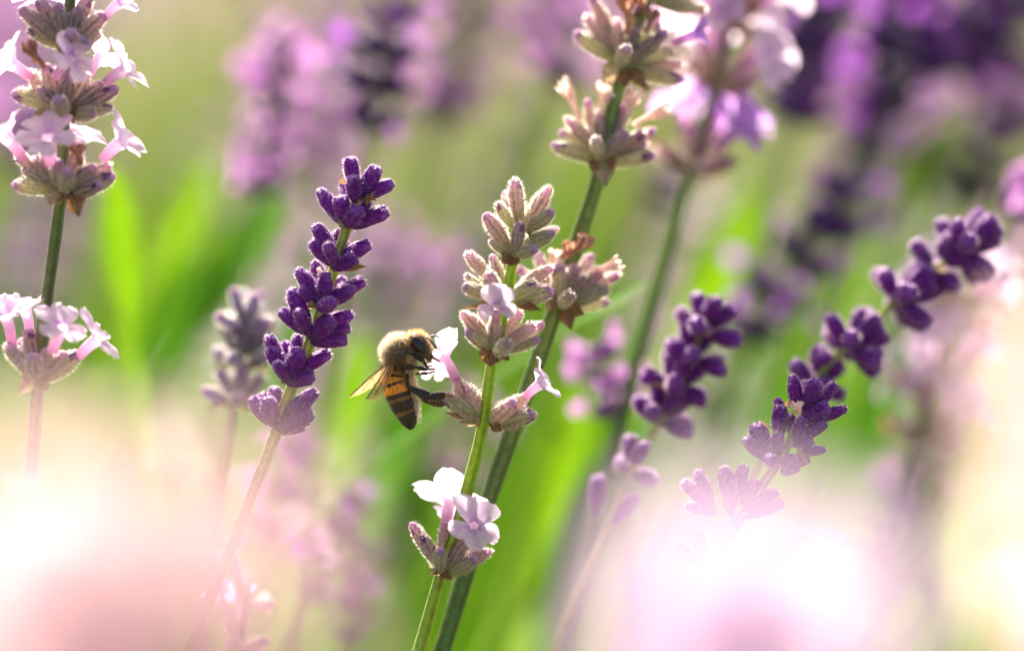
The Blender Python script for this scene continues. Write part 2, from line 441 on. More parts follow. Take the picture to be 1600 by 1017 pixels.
class Spike:
    def __init__(s, label, kind, stem, r=10, tone=TONE_A, hair=0, group=None):
        """stem: list of (px, py, depth_mm) from the top down; r: half thickness in photo px at the focus plane"""
        pts = [P(*q) for q in stem]
        full = to_ground(pts)
        s.stem = full; s.kind = kind
        s.root = thing('lavender_spike', label, 'lavender', Vector(full[-1]), group or (GROUP_V if kind in ('purple', 'lilac') else GROUP_P))
        link('stem', stem_mesh(full, r * PXM * .8, r * PXM * 1.25, tone, hair), s.root)
        s.axis = [norm(full[max(0, i-1)] - full[i+1 if i == 0 else i]) for i in range(len(full))]
    def bud(s, b, t, w=26, kind=None):
        b, t = V(b), V(t); L = np.linalg.norm(t - b)
        k = w * PXM / BW
        m = basis(t - b, rng.normal(0, 1, 3), (k, k, L / BL), b)
        return link('bud', rnd.choice(BUDS[kind or s.kind]), s.root, m)
    def buds(s, tr, depth, rows, full=62):
        """rows: (tip, base, width, lean, kind) in the coordinates of a zoomed view; lean -1 towards the lens .. +1 away"""
        sc, ox, oy = tr
        for row in rows:
            (tx, ty, bx, by, w) = row[:5]
            lean = row[5] if len(row) > 5 else 0; kind = row[6] if len(row) > 6 else None
            tpx, tpy, bpx, bpy = ox + tx/sc, oy + ty/sc, ox + bx/sc, oy + by/sc
            l = math.hypot(tpx - bpx, tpy - bpy)
            dz = math.sqrt(max(0, full*full - l*l)) * PXM / MM
            if lean == 0: lean = rnd.uniform(-.25, .25)
            # the base runs a little further in, so that it meets the node
            ex = .10
            bpx, bpy = bpx + (bpx - tpx) * ex, bpy + (bpy - tpy) * ex
            s.bud(P(bpx, bpy, depth + .9 * np.sign(lean) * min(1, abs(lean) * 1.5)), P(tpx, tpy, depth + lean * (dz + 1.0)), w / sc, kind)
    def bract(s, tr, depth, rows):
        sc, ox, oy = tr
        for (bx, by, tx, ty, w, *rest) in rows:
            face = rest[0] if rest else -1
            b, t = V(P(ox + bx/sc, oy + by/sc, depth)), V(P(ox + tx/sc, oy + ty/sc, depth + face * 1.2))
            L = np.linalg.norm(t - b); d = (t - b) / L
            nrm = V(F) * -face; nrm = norm(nrm - d * np.dot(nrm, d) + V(U) * .35); nrm = norm(nrm - d * np.dot(nrm, d))
            x = np.cross(d, nrm); k = (w / sc * PXM) / (3.0*MM); ky = L / (3.6*MM)
            m = Matrix(((x[0]*k, d[0]*ky, nrm[0]*k, b[0]), (x[1]*k, d[1]*ky, nrm[1]*k, b[1]), (x[2]*k, d[2]*ky, nrm[2]*k, b[2]), (0, 0, 0, 1)))
            link('bract', rnd.choice(BRACTS), s.root, m)
    def wither(s, tr, depth, rows):
        sc, ox, oy = tr
        for (bx, by, tx, ty, w, *rest) in rows:
            b, t = V(P(ox + bx/sc, oy + by/sc, depth)), V(P(ox + tx/sc, oy + ty/sc, depth - .5))
            L = np.linalg.norm(t - b); k = w / sc * PXM / (2.0*MM)
            link('withered_flower', WITHER[rest[0] if rest else rnd.randrange(2)], s.root, basis(t - b, rng.normal(0, 1, 3), (k, k, L/(4.4*MM)), b))
    def flower(s, tr, bx, by, bd, mx, my, md, up, scale=1.0, lilac=False, spread=62, skip=(), low=None):
        """up: (right, up, away) direction of the upper lip"""
        sc, ox, oy = tr
        upv = V(R) * up[0] + V(U) * up[1] + V(F) * up[2]
        return flower(s.root, P(ox + bx/sc, oy + by/sc, bd), P(ox + mx/sc, oy + my/sc, md), upv, scale, lilac, spread, skip, low)
    def whorl(s, px, py, d, n=9, L=58, w=26, axis=None, flowers=0, kind=None, lilac=False, spread=(38, 72), bracts=2, wither=0, fscale=1.0):
        o = V(P(px, py, d))
        if axis is None:
            i = int(np.argmin([np.linalg.norm(q - o) for q in s.stem[:-1]])); axis = norm(s.stem[max(0, i-1)] - s.stem[i+1])
        x = norm(np.cross(axis, V(F))); y = np.cross(axis, x)
        a0 = rnd.uniform(0, 6.28)
        for k in range(n):
            a = a0 + 6.283 * k / n * (1 if n < 8 else 2) + rnd.uniform(-.22, .22)
            tier = 0 if k < n/2 else 1
            sp = math.radians((spread[1] if tier == 0 else spread[0]) + rnd.uniform(-9, 9))
            rad = x * math.cos(a) + y * math.sin(a)
            dr = axis * math.cos(sp) + rad * math.sin(sp)
            b = o + rad * 10 * PXM + axis * tier * 14 * PXM
            ll = L * PXM * rnd.uniform(.85, 1.1)
            s.bud(b, b + dr * ll, w * rnd.uniform(.9, 1.1), kind)
            if k >= n - flowers:
                m0 = b + dr * ll * .85; m1 = b + dr * ll * 1.75
                flower(s.root, m0, m1, axis + V(U) * .3, fscale * rnd.uniform(.95, 1.15), lilac)
            elif k < wither:
                t0 = b + dr * ll * .9; kk = .9
                link('withered_flower', rnd.choice(WITHER), s.root, basis(dr, rng.normal(0, 1, 3), (kk, kk, .8), t0))
        for k in range(bracts):
            a = a0 + 3.14 * k + .4; rad = x * math.cos(a) + y * math.sin(a)
            d_ = norm(rad + axis * .1); nn = norm(axis - d_ * np.dot(axis, d_)); xx = np.cross(d_, nn); b = o - axis * 3 * PXM
            m = Matrix(((xx[0], d_[0], nn[0], b[0]), (xx[1], d_[1], nn[1], b[1]), (xx[2], d_[2], nn[2], b[2]), (0, 0, 0, 1)))
            link('bract', rnd.choice(BRACTS), s.root, m)

# ------------------------------------------------------------------ ground and the plants beyond
def smoothground():
    g = Geo(); n = 60
    xs = np.concatenate([-np.geomspace(120, .05, n//2), np.geomspace(.05, 120, n//2)])
    vs = [(x, y, 0.012*math.sin(x*3.1+1)*math.cos(y*2.3) - .012 if max(abs(x), abs(y)) < 8 else -.012) for y in xs for x in xs]
    fs = [(j*n+i, j*n+i+1, (j+1)*n+i+1, (j+1)*n+i) for j in range(n-1) for i in range(n-1)]
    me = make_mesh('ground', vs, fs, None, [ground_mat()])
    o = link('ground', me); o['kind'] = 'structure'; o['label'] = 'dry earth and low growth between the lavender plants'
    return o
smoothground()

def blades(name, label, count, dr, hr, wr, pal, seed, lean=(.10, .45), zr=(0, .02), span=1.5, power=1.0):
    """narrow leaves and bare stalks in the view wedge beyond the focus plane"""
    r = np.random.default_rng(seed); V_, F_, C_ = [], [], []
    nseg = 5
    for k in range(count):
        d = dr[0] + (dr[1] - dr[0]) * r.uniform() ** power
        dist = S + d
        x = r.uniform(-.5, .5) * FRAME_W * dist / S * span
        y = CAM.y + dist * math.cos(PITCH) + r.uniform(-.01, .01)
        h = r.uniform(*hr); ln = r.uniform(*lean) * h; wd = r.uniform(*wr) * MM
        z0 = r.uniform(*zr)
        ly = r.normal(0, .12) * h
        bend = r.normal(0, .12) * h
        patch = .5 + .5 * math.sin(x * 37 + 1.3 + 2 * math.sin(y * 9)) * math.cos(y * 13 + x * 11)
        c = lerp(np.array(pal[0]), np.array(pal[1]), np.clip(patch + r.normal(0, .25), 0, 1))
        if r.uniform() < .07: c = np.array(pal[2]) * r.uniform(.7, 1.2)
        yaw = r.uniform(-.9, .9); sx, sy = math.cos(yaw), math.sin(yaw)
        n0 = len(V_)
        for i in range(nseg + 1):
            t = i / nseg
            cx = x - ln * .6 + ln * t + bend * t * (1 - t); cy = y + ly * t; cz = z0 + h * t
            ww = wd * .5 * (1 - t ** 3) + 1e-5
            V_.append((cx - sx*ww, cy - sy*ww, cz)); V_.append((cx + sx*ww, cy + sy*ww, cz))
            C_.append(c * (.85 + .3*t)); C_.append(c * (.85 + .3*t))
        F_ += [(n0+2*i, n0+2*i+1, n0+2*i+3, n0+2*i+2) for i in range(nseg)]
    o = link(name, make_mesh(name, V_, F_, C_, [M_LEAF])); o['kind'] = 'stuff'; o['label'] = label
    return o
GREENS = ((.010, .040, .003), (.085, .20, .004), (.15, .13, .08))
blades('lavender_foliage', 'mass of blurred green lavender stems and leaves behind the bee', 2600, (.07, .36), (.18, .39), (.8, 2.6), GREENS, 1, lean=(.15, .5), span=2.2)
blades('meadow_foliage', 'far blurred green stems filling the view beyond the lavender', 8000, (.34, 2.6), (.14, .33), (2.0, 5.0), GREENS, 2, span=1.8, power=1.4)
blades('stalk_thicket', 'thin blurred stalks leaning across the green background', 260, (.040, .11), (.26, .43), (.9, 1.9), ((.012, .045, .004), (.24, .34, .03), (.50, .44, .30)), 9, lean=(.28, .5), span=1.7)
blades('broad_foliage', 'soft broad green blades filling the middle distance', 420, (.10, .30), (.20, .385), (2.5, 5.5), ((.022, .075, .004), (.10, .21, .004), (.06, .15, .01)), 12, lean=(.25, .55), span=1.9)
DRY = ((.16, .14, .105), (.30, .25, .205), (.21, .12, .23))
blades('dry_grass', 'pale dry grass stalks blurred at the back of the field', 1800, (.9, 3.2), (.30, .45), (1.5, 3.5), DRY, 3, span=1.8, power=.9)

def lowbud(r, b, d, L, wdt, col, g):
    d = norm(d); x = norm(np.cross(d, (0.2, .5, .8))); y = np.cross(d, x); nu = 6
    pr = ((0, .3), (.25, .85), (.65, 1), (.92, .6), (1, .05)); vs, cs = [], []
    for s_, q in pr:
        for j in range(nu):
            th = 6.283*j/nu; vs.append(b + d*L*s_ + (x*math.cos(th) + y*math.sin(th))*wdt*.5*q)
            cs.append(np.array(col) * r.uniform(.8, 1.2) * (.85 + .3*s_))
    fs = [(i*nu+j, i*nu+(j+1) % nu, (i+1)*nu+(j+1) % nu, (i+1)*nu+j) for i in range(4) for j in range(nu)]
    g.add(vs, fs, cs)
def lowpetal(r, b, d, sz, col, g):
    d = norm(d); x = norm(np.cross(d, r.normal(0, 1, 3))); n_ = np.cross(x, d)
    g.add([b, b + (d*.5 + x*.45 + n_*.1)*sz, b + (d*.95 + x*.25)*sz, b + (d*.95 - x*.25)*sz, b + (d*.5 - x*.45 + n_*.1)*sz], [(0, 1, 2, 3, 4)], np.array(col) * r.uniform(.9, 1.05))
PCOL = {'dark': ((.080, .012, .16), (.34, .09, .52)), 'lilac': ((.28, .08, .36), (.72, .34, .76)), 'pale': ((.36, .31, .29), (.86, .74, .84)), 'dusk': ((.16, .055, .22), (.44, .20, .48))}
def whorl_mesh(kind, seed):
    """a whole far whorl: buds and a few lobes round the stem, axis +z"""
    r = np.random.default_rng(seed); g = Geo(); c0, c1 = PCOL[kind]
    for k in range(10):
        a = 2.4*k + r.uniform(-.3, .3); sp = math.radians(r.uniform(30, 75)); d = V((math.cos(a)*math.sin(sp), math.sin(a)*math.sin(sp), math.cos(sp)))
        b = V((math.cos(a), math.sin(a), 0)) * .7*MM
        lowbud(r, b, d, r.uniform(4, 5.2)*MM, 2.1*MM, c0, g)
        for q in range({'dark': 1, 'lilac': 4, 'pale': 4, 'dusk': 2}[kind] if k % (3 if kind == 'dark' else 2) == 0 else 0):
            lowpetal(r, b + d*6.0*MM, d*.4 + r.normal(0, .7, 3), 3.0*MM, c1, g)
    return g.mesh('whorl', [M_HEAD])
WHORLS = {k: [whorl_mesh(k, 400 + 10*i + j) for j in range(3)] for i, k in enumerate(PCOL)}

def far_spike(label, top, bot, d, kind, n=5, scale=1.0, r=8, group='blurred lavender spikes behind the bee', tone=TONE_B, nodes=None, d2=None):
    d2 = d if d2 is None else d2
    nodes = nodes or [(lerp(top[0], bot[0], t), lerp(top[1], bot[1], t)) for t in np.linspace(0, 1, n)]
    ds = np.linspace(d, d2, len(nodes))
    dx, dy = nodes[-1][0] - nodes[-2][0], nodes[-1][1] - nodes[-2][1]
    stem = [P(x, y, q) for (x, y), q in zip(nodes, ds)] + [P(nodes[-1][0] + dx*1.2, nodes[-1][1] + dy*1.2, d2)]
    full = to_ground(stem)
    root = thing('lavender_spike', label, 'lavender', Vector(full[-1]), group)
    link('stem', stem_mesh(full, r*PXM*.7, r*PXM, tone, 0, nu=8), root)
    for i in range(len(nodes)):
        ax = norm(full[max(0, i-1)] - full[i+1])
        k = scale * rnd.uniform(.85, 1.12) * (.8 if i == 0 else 1)
        link('whorl', rnd.choice(WHORLS[kind]), root, basis(ax, rng.normal(0, 1, 3), (k, k, k), full[i]))
    return root

LB = 'blurred spike of lavender deep behind the bee'
far = [((445, 80), (405, 300), 75, 'lilac', 6, .8, 'blurred pink-lilac lavender spike behind the purple spike beside the bee'),
       ((622, -20), (578, 205), 62, 'dark', 5, 1.05, 'blurred dark purple lavender spike rising above the top of the sharp purple spike'),
       ((745, -40), (690, 190), 120, 'dusk', 5, 1.25, 'soft dull purple lavender spike beside the blurred dark purple spike'),
       ((905, 40), (870, 130), 95, 'dusk', 2, .9, 'faint purple lavender tip behind the pale budded spike'),
       ((1310, -40), (1245, 160), 105, 'dark', 5, 1.1, 'soft dark purple lavender spike behind the pale pink flowering spike'),
       ((1385, 10), (1340, 225), 140, 'dusk', 5, 1.2, 'hazy purple lavender spike next to the soft dark purple one'),
       ((1560, -40), (1440, 120), 85, 'dark', 5, 1.05, 'leaning dark purple lavender spike blurred in the upper background'),
       ((1470, 30), (1405, 150), 140, 'lilac', 3, 1.2, 'hazy lilac lavender spike under the leaning dark purple one'),
       ((1600, 120), (1585, 200), 100, 'lilac', 2, 1.0, 'small pink-lilac lavender tip far behind the leaning purple spike'),
       ((1605, 300), (1585, 340), 45, 'lilac', 2, .75, 'lilac flower tip just beyond the top of the leaning purple spike'),
       ((1045, 285), (1020, 320), 95, 'dark', 2, .8, 'small dark purple lavender tip beside the green stem of the pale pink spike'),
       ((455, 720), (415, 850), 70, 'lilac', 3, 1.0, 'soft lilac lavender tip behind the stem of the purple spike'),
       ((545, 800), (475, 930), 55, 'dark', 4, .9, 'blurred dusky purple lavender spike low among the green stems'),
       ((560, 870), (540, 1000), 50, 'dark', 4, .65, 'thin dark violet lavender tip beside the dusky one'),
       ((735, 660), (700, 760), 120, 'lilac', 2, 1.1, 'faint lilac lavender tip behind the stem of the budded spike'),
       ((600, 370), (580, 470), 150, 'dusk', 3, 1.0, 'faint dusky lavender tip behind the upper part of the purple spike'),
       ((520, 170), (480, 270), 140, 'dusk', 3, 1.0, 'faint dusky lavender between the lilac and the dark purple blurred spikes'),
       ((680, 415), (665, 440), 110, 'lilac', 1 + 1, .55, 'round pinkish blurred lavender bloom between the purple spike and the budded one'),
       ((1395, 810), (1370, 890), 75, 'dark', 3, .9, 'dark purple lavender tip behind the bright grass blade'),
       ((1180, 340), (1140, 430), 160, 'dusk', 2, .8, 'faint dusky lavender behind the bright green patch'),
       ((40, 180), (20, 260), 120, 'dusk', 3, 1.0, 'faint dusky lavender behind the white flowering spike'),
       ((1285, -10), (1235, 190), 80, 'dark', 5, 1.25, 'deep purple lavender spike close behind the pale pink flowering spike'),
       ((1430, -40), (1375, 190), 95, 'dark', 6, 1.3, 'deep purple lavender spike between the two hazy ones of the back row'),
       ((1375, 170), (1310, 345), 115, 'dark', 5, 1.2, 'deep purple lavender spike above the slanting dark one'),
       ((1590, -30), (1520, 130), 105, 'dark', 5, 1.3, 'deep purple lavender spike at the edge of the back row'),
       ((1560, 190), (1500, 320), 120, 'dark', 4, 1.2, 'deep purple lavender spike above the top of the leaning purple one'),
       ((1470, 700), (1420, 800), 110, 'dusk', 3, 1.0, 'dusky lavender tip low beyond the withered spike'),
       ((870, -20), (845, 90), 130, 'dusk', 3, 1.2, 'hazy purple lavender spike beside the withered florets')]
for top, bot, d, kind, n, sc, lab in far:
    far_spike(lab, top, bot, d, kind, n, sc)
far_spike('slanting dark purple lavender spike blurred among green leaves', None, None, 75, 'dark', scale=1.2,
          nodes=[(1305, 305), (1280, 370), (1242, 415), (1200, 470), (1172, 532)])

# spikes of the rows further back: too soft to tell apart
def distant():
    r = np.random.default_rng(5); vs, fs, cs = [], [], []; n0 = 0
    proto = {k: (lambda m: (np.array([v.co[:] for v in m.vertices]), [tuple(p.vertices) for p in m.polygons], np.array([c.color[:3] for c in m.color_attributes['Col'].data])))(WHORLS[k][0]) for k in PCOL}
    for k in range(420):
        d = .22 + 2.4 * r.uniform() ** 1.3; dist = S + d
        x = r.uniform(-.5, .5) * FRAME_W * dist / S * 1.7; y = CAM.y + dist * math.cos(PITCH)
        z = r.uniform(.38, .50); kind = r.choice(['dark', 'lilac', 'dusk', 'pale'], p=[.42, .22, .28, .08])
        pv, pf, pc = proto[kind]; ax = norm((r.uniform(.1, .5), r.normal(0, .1), 1))
        for i in range(5):
            M = np.array(basis(ax, r.normal(0, 1, 3)).to_3x3()) * r.uniform(.9, 1.3)
            vs.append(pv @ M.T + V((x, y, z)) - ax * (.011 * i)); cs.append(pc * r.uniform(.75, 1.2))
            fs += [tuple(q + n0 for q in f) for f in pf]; n0 += len(pv)
    o = link('distant_lavender', make_mesh('distant_lavender', np.concatenate(vs), fs, np.concatenate(cs), [M_HEAD])); o['kind'] = 'stuff'
    o['label'] = 'hazy purple lavender heads of the far rows'
distant()

# single blurred leaves the photograph lets one tell apart
def leaf(label, pts, wpx, col, group='green blades among the lavender'):
    c3 = catmull([P(*p) for p in pts], 14)
    full = list(c3)
    full = full + [V(q) for q in to_ground([c3[-2], c3[-1]])[2:]]
    full = np.array(full); n = len(full)
    g = Geo(); vs, cs = [], []
    for i in range(n):
        t = min(1, i / 13); wv = wpx * PXM * .5 * (math.sin(math.pi * (t*.92 + .04)) ** .7 if i <= 13 else .25) + .2*MM
        tn = norm(full[min(n-1, i+1)] - full[max(0, i-1)]); sd = norm(np.cross(tn, V(F) + V((.3, 0, .2))))
        fold = np.cross(sd, tn) * wv * .35
        for u in (-1, -.5, 0, .5, 1): vs.append(full[i] + sd * wv * u + fold * abs(u)); cs.append(np.array(col) * (1.12 if u == 0 else 1))
    fs = [(i*5+j, i*5+j+1, (i+1)*5+j+1, (i+1)*5+j) for i in range(n-1) for j in range(4)]
    root = link('grass_blade', make_mesh('grass_blade', vs, fs, cs, [M_LEAF]))
    root['label'] = label; root['category'] = 'leaf'; root['group'] = group
LIME = (.11, .21, .005); GRN = (.035, .105, .005)
leaf('bright lime leaf blurred beside the stem of the white flowering spike', [(172, 265, 60), (178, 370, 60), (196, 490, 60)], 78, LIME)
leaf('bright green blade rising beside the dark purple tip at the field edge', [(1470, 760, 40), (1420, 860, 40), (1350, 980, 40)], 50, GRN)
leaf('lower bright green blade by the peach coloured blur', [(1440, 920, 45), (1400, 1010, 45), (1380, 1080, 45)], 45, LIME)
leaf('broad green blade blurred behind the honey bee', [(560, 520, 90), (540, 640, 90), (480, 800, 90)], 85, LIME)
leaf('green blade blurred just beyond the dark stem', [(905, 580, 80), (880, 700, 80), (840, 860, 80)], 80, LIME)
leaf('lower green blade blurred beyond the dark stem', [(930, 720, 70), (900, 850, 70), (860, 1020, 70)], 75, GRN)
leaf('tall lime blade between the stem of the pink spike and the violet one', [(1190, 300, 110), (1130, 400, 110), (1060, 520, 110)], 110, LIME)
leaf('small green blade in front of the far purple heads', [(1490, 190, 120), (1440, 250, 120), (1400, 330, 120)], 80, LIME)
leaf('long green blade beyond the lilac spike', [(430, 290, 95), (370, 400, 95), (300, 520, 95)], 85, GRN)
leaf('lime blade beside the long green one', [(330, 240, 110), (280, 340, 110), (230, 440, 110)], 70, LIME)
leaf('thin dark green blade running across behind the pale budded spike', [(1010, 440, 30), (960, 470, 30), (900, 500, 32)], 10, (.10, .16, .10))
leaf('green blade low beyond the two pale stems', [(660, 740, 85), (610, 860, 85), (560, 1000, 85)], 80, GRN)

leaf('green blade low behind the grey-blue spike', [(320, 400, 115), (270, 500, 115), (190, 640, 115)], 75, GRN)
leaf('long green blade between the purple spike and the bee', [(500, 400, 120), (450, 540, 120), (370, 760, 120)], 85, GRN)
leaf('dark green blade under the honey bee', [(650, 600, 110), (600, 720, 110), (520, 920, 110)], 80, (.04, .12, .006))
leaf('green blade between the low open flowers and the violet spike', [(1020, 640, 105), (970, 780, 105), (890, 980, 105)], 85, GRN)
leaf('dark green blade behind the sharp purple spike', [(1240, 600, 100), (1180, 720, 100), (1080, 900, 100)], 80, (.045, .13, .008))
leaf('green blade beyond the withered spike', [(1500, 780, 65), (1450, 900, 65), (1390, 1040, 65)], 45, GRN)
leaf('dark green blade behind the leaning purple spike', [(1440, 480, 100), (1390, 600, 100), (1320, 760, 100)], 75, (.045, .13, .008))

# ------------------------------------------------------------------ spike A: the budded pale spike the bee visits
ZA = (2.99, 680, 260); ZB = (4.442, 530, 480); ZC = (2.225, 620, 560); ZD = (2.2115, 380, 230); ZE = (5.085, 1140, 560)
ZF = (2.4214, 840, 0); ZG = (1.6385, 0, 0); PXL = (1.0, 0, 0)
A = Spike('sharp pale budded lavender spike with the honey bee at its side flower', 'pale',
          [(803, 330, .5), (801, 400, 0), (794, 450, 0), (783, 505, 0), (769, 562, 0), (757, 650, 0), (738, 735, .3), (712, 830, .5), (689, 897, 1), (655, 1017, 1.5), (625, 1110, 2)],
          9.5, TONE_A, 900)
A.buds(ZA, 0, [(330, 130, 375, 235, 62, .8), (533, 165, 440, 260, 60, .8), (365, 60, 392, 250, 78, .1, 'mauve'), (533, 95, 428, 265, 74, .15, 'mauve'),
               (282, 172, 362, 280, 66, -.3, 'green'), (548, 215, 432, 292, 62, -.3, 'green'), (420, 180, 405, 290, 58, .9),
               (235, 230, 335, 365, 76, -.1, 'mauve'), (290, 255, 345, 375, 64, .7), (255, 348, 355, 412, 60, -.2, 'green'), (395, 258, 372, 410, 70, -.5, 'mauve'),
               (550, 312, 415, 375, 68, -.1, 'green'), (570, 288, 440, 360, 60, .7, 'mauve'), (468, 385, 380, 415, 56, -.6, 'green'), (430, 330, 385, 400, 56, .9)])
A.bract(ZA, -.6, [(350, 418, 300, 445, 75), (352, 418, 405, 445, 75), (352, 415, 348, 475, 80), (430, 310, 460, 330, 60, 1)])
A.buds(ZA, 0, [(150, 400, 250, 520, 66, .1, 'mauve'), (262, 420, 312, 565, 62, .5, 'mauve'), (135, 512, 232, 590, 54, .2, 'green'), (132, 560, 245, 602, 60, -.2, 'green'),
               (243, 497, 290, 600, 76, -.5, 'mauve'), (545, 468, 385, 575, 62, .3, 'mauve'), (472, 535, 370, 612, 80, -.4, 'green'), (545, 585, 380, 635, 64, -.2, 'green'),
               (480, 500, 380, 590, 60, .8), (200, 480, 290, 590, 56, .8)])
A.bract(ZA, -.5, [(375, 640, 500, 668, 60), (320, 640, 130, 662, 50), (300, 640, 240, 668, 70)])
A.buds(ZA, 0, [(215, 660, 258, 815, 58, .6, 'mauve'), (122, 680, 245, 805, 72, -.1, 'mauve'), (147, 780, 258, 852, 62, -.3, 'green'), (283, 690, 275, 835, 66, -.3, 'mauve'),
               (405, 675, 300, 815, 62, .2, 'mauve'), (492, 728, 350, 830, 60, .7, 'mauve'), (466, 740, 325, 835, 72, -.2, 'mauve'), (478, 800, 340, 862, 58, .2, 'green'),
               (340, 825, 290, 872, 70, -.95, 'green'), (330, 710, 290, 820, 60, .9)])
A.flower(ZA, 284, 712, -1.2, 288, 660, -4.0, (0.05, 1, 0), .88, spread=66, skip=(3,), low=84)
A.bract(ZA, -.7, [(268, 866, 190, 878, 70), (262, 866, 256, 945, 85), (300, 868, 355, 905, 50), (280, 868, 325, 895, 60)])
# the node with the bee
A.buds(ZB, 0, [(735, 600, 950, 770, 118, -.2, 'green'), (882, 532, 975, 755, 118, .1, 'mauve'), (800, 488, 900, 690, 100, .3, 'mauve'),
               (1230, 672, 1060, 795, 130, -.2, 'mauve'), (1348, 728, 1075, 822, 112, .1, 'green'), (1318, 605, 1130, 725, 92, .3, 'mauve'), (1300, 700, 1100, 790, 90, .8)])
A.flower(ZB, 812, 505, .3, 715, 365, 2.2, (.7, .9, .25), 1.15, spread=44, low=86)
A.flower(ZB, 1300, 620, .6, 1395, 535, .2, (-.2, .8, -.7), .92, spread=30, low=46)
A.bract(ZB, -.4, [(985, 790, 825, 790, 105), (860, 775, 725, 722, 36), (1030, 795, 1140, 858, 110), (1110, 838, 1295, 852, 34), (990, 790, 930, 815, 90)])
# the low node with two open flowers
A.buds(ZC, .5, [(62, 573, 125, 700, 46, .3, 'mauve'), (80, 612, 145, 715, 50, -.1, 'mauve'), (170, 568, 158, 690, 46, .4, 'mauve'), (240, 618, 178, 730, 50, -.2, 'mauve'),
                (332, 668, 220, 715, 48, .3, 'mauve'), (300, 658, 205, 725, 46, .6, 'mauve'), (276, 698, 185, 748, 48, -.2, 'green'), (150, 660, 152, 738, 44, -.4, 'green'), (125, 690, 150, 745, 40, .8)], 56)
A.flower(ZC, 172, 578, 1.0, 192, 510, 3.0, (-.05, .9, .5), 1.25, spread=44, low=70)
A.flower(ZC, 240, 625, -.6, 268, 580, -2.6, (.18, .9, .1), 1.18, spread=72)
A.bract(ZC, 0, [(152, 752, 112, 725, 40), (160, 755, 200, 762, 34), (150, 752, 165, 775, 60), (140, 750, 125, 740, 40)])

# ------------------------------------------------------------------ spike B: thick green stem behind it
B = Spike('pale budded lavender spike with thick dark green stem and withered florets', 'pale',
          [(1052, -60, 13), (1010, 0, 12), (972, 110, 11), (955, 180, 10), (938, 265, 10), (905, 370, 9), (868, 480, 8), (820, 620, 7), (775, 745, 7), (735, 870, 7), (690, 1017, 7), (650, 1130, 7)], 13, TONE_B, 700)
B.buds(ZA, 8, [(600, 410, 590, 600, 70, .5, 'mauve'), (490, 410, 545, 600, 70, .5, 'mauve'), (400, 470, 540, 620, 60, .3, 'mauve'), (735, 425, 640, 590, 70, .5, 'mauve'),
               (860, 497, 665, 600, 66, .3, 'mauve'), (592, 472, 572, 630, 78, -.4, 'green'), (662, 462, 590, 625, 82, -.3, 'mauve'), (765, 478, 610, 630, 82, -.1, 'mauve'),
               (810, 565, 615, 640, 76, -.2, 'green'), (805, 632, 620, 655, 60, .2, 'green'), (630, 595, 590, 650, 66, -.9, 'green'), (500, 560, 560, 640, 64, -.3, 'mauve')], 75)
B.wither(ZA, 7, [(590, 430, 610, 350, 60, 0), (620, 430, 700, 320, 70, 0), (720, 485, 858, 440, 60, 2), (545, 480, 560, 400, 50, 2)])
B.bract(ZA, 7, [(565, 648, 500, 655, 80), (600, 655, 640, 770, 80), (610, 660, 705, 690, 80), (570, 650, 540, 670, 80)])
B.buds(ZF, 10, [(195, 385, 225, 540, 52, .5), (345, 400, 270, 560, 56, .6), (90, 500, 225, 580, 50, .2, 'green'), (105, 445, 225, 560, 56, 0, 'mauve'), (65, 545, 220, 605, 56, -.2, 'green'),
                (235, 415, 238, 560, 58, -.1, 'mauve'), (315, 425, 255, 570, 60, .1, 'mauve'), (225, 515, 232, 600, 58, -.7, 'green'), (338, 498, 250, 595, 60, -.5, 'mauve'),
                (405, 500, 270, 590, 60, -.1, 'mauve'), (432, 488, 280, 580, 54, .4, 'mauve'), (435, 600, 270, 615, 56, .1, 'green'), (415, 545, 265, 600, 54, .2, 'mauve')], 70)
B.wither(ZF, 10, [(165, 460, 85, 320, 56, 2), (240, 430, 235, 315, 60, 2), (310, 470, 385, 355, 56, 2), (370, 480, 485, 395, 50, 2), (265, 440, 262, 360, 44, 2)])
B.bract(ZF, 9, [(245, 605, 262, 715, 75), (225, 608, 198, 655, 45), (260, 610, 300, 640, 60), (215, 605, 180, 600, 50)])
B.buds(ZF, 11, [(185, 60, 290, 210, 60, .1, 'mauve'), (215, -10, 290, 160, 56, .4, 'mauve'), (140, 140, 285, 225, 60, -.2, 'green'), (300, 75, 300, 215, 58, -.1, 'mauve'), (265, 90, 285, 220, 50, .3),
                (380, 100, 330, 220, 56, 0, 'mauve'), (325, 180, 315, 245, 56, -.8, 'green'), (485, 135, 345, 235, 62, -.2, 'mauve'), (515, 190, 345, 250, 60, 0, 'green'), (548, 245, 355, 255, 56, .3, 'mauve'),
                (540, 315, 350, 260, 58, -.2, 'green'), (450, 90, 340, 225, 50, .6), (390, 30, 330, 200, 50, .6)], 72)
B.flower(ZF, 510, 170, 10, 600, 130, 10, (0, 1, 0), .8, lilac=True, spread=30)
B.flower(ZF, 440, 110, 13, 470, 60, 14, (0, 1, .3), .9)
B.wither(ZF, 10, [(330, 130, 340, -20, 60, 0), (430, 60, 400, -30, 60, 0), (400, 120, 440, 40, 50, 0)])
B.bract(ZF, 10, [(310, 255, 235, 320, 90), (325, 260, 330, 340, 70), (350, 262, 415, 340, 60), (400, 310, 420, 355, 34)])
B.buds(ZF, 12, [(635, 40, 450, 10, 58, -.2, 'green'), (590, -10, 450, 0, 58, .2, 'mauve'), (540, -60, 440, 0, 58, .2, 'mauve'), (360, -60, 420, 10, 58, 0, 'mauve'), (430, -80, 435, 5, 58, -.4, 'green')], 72)

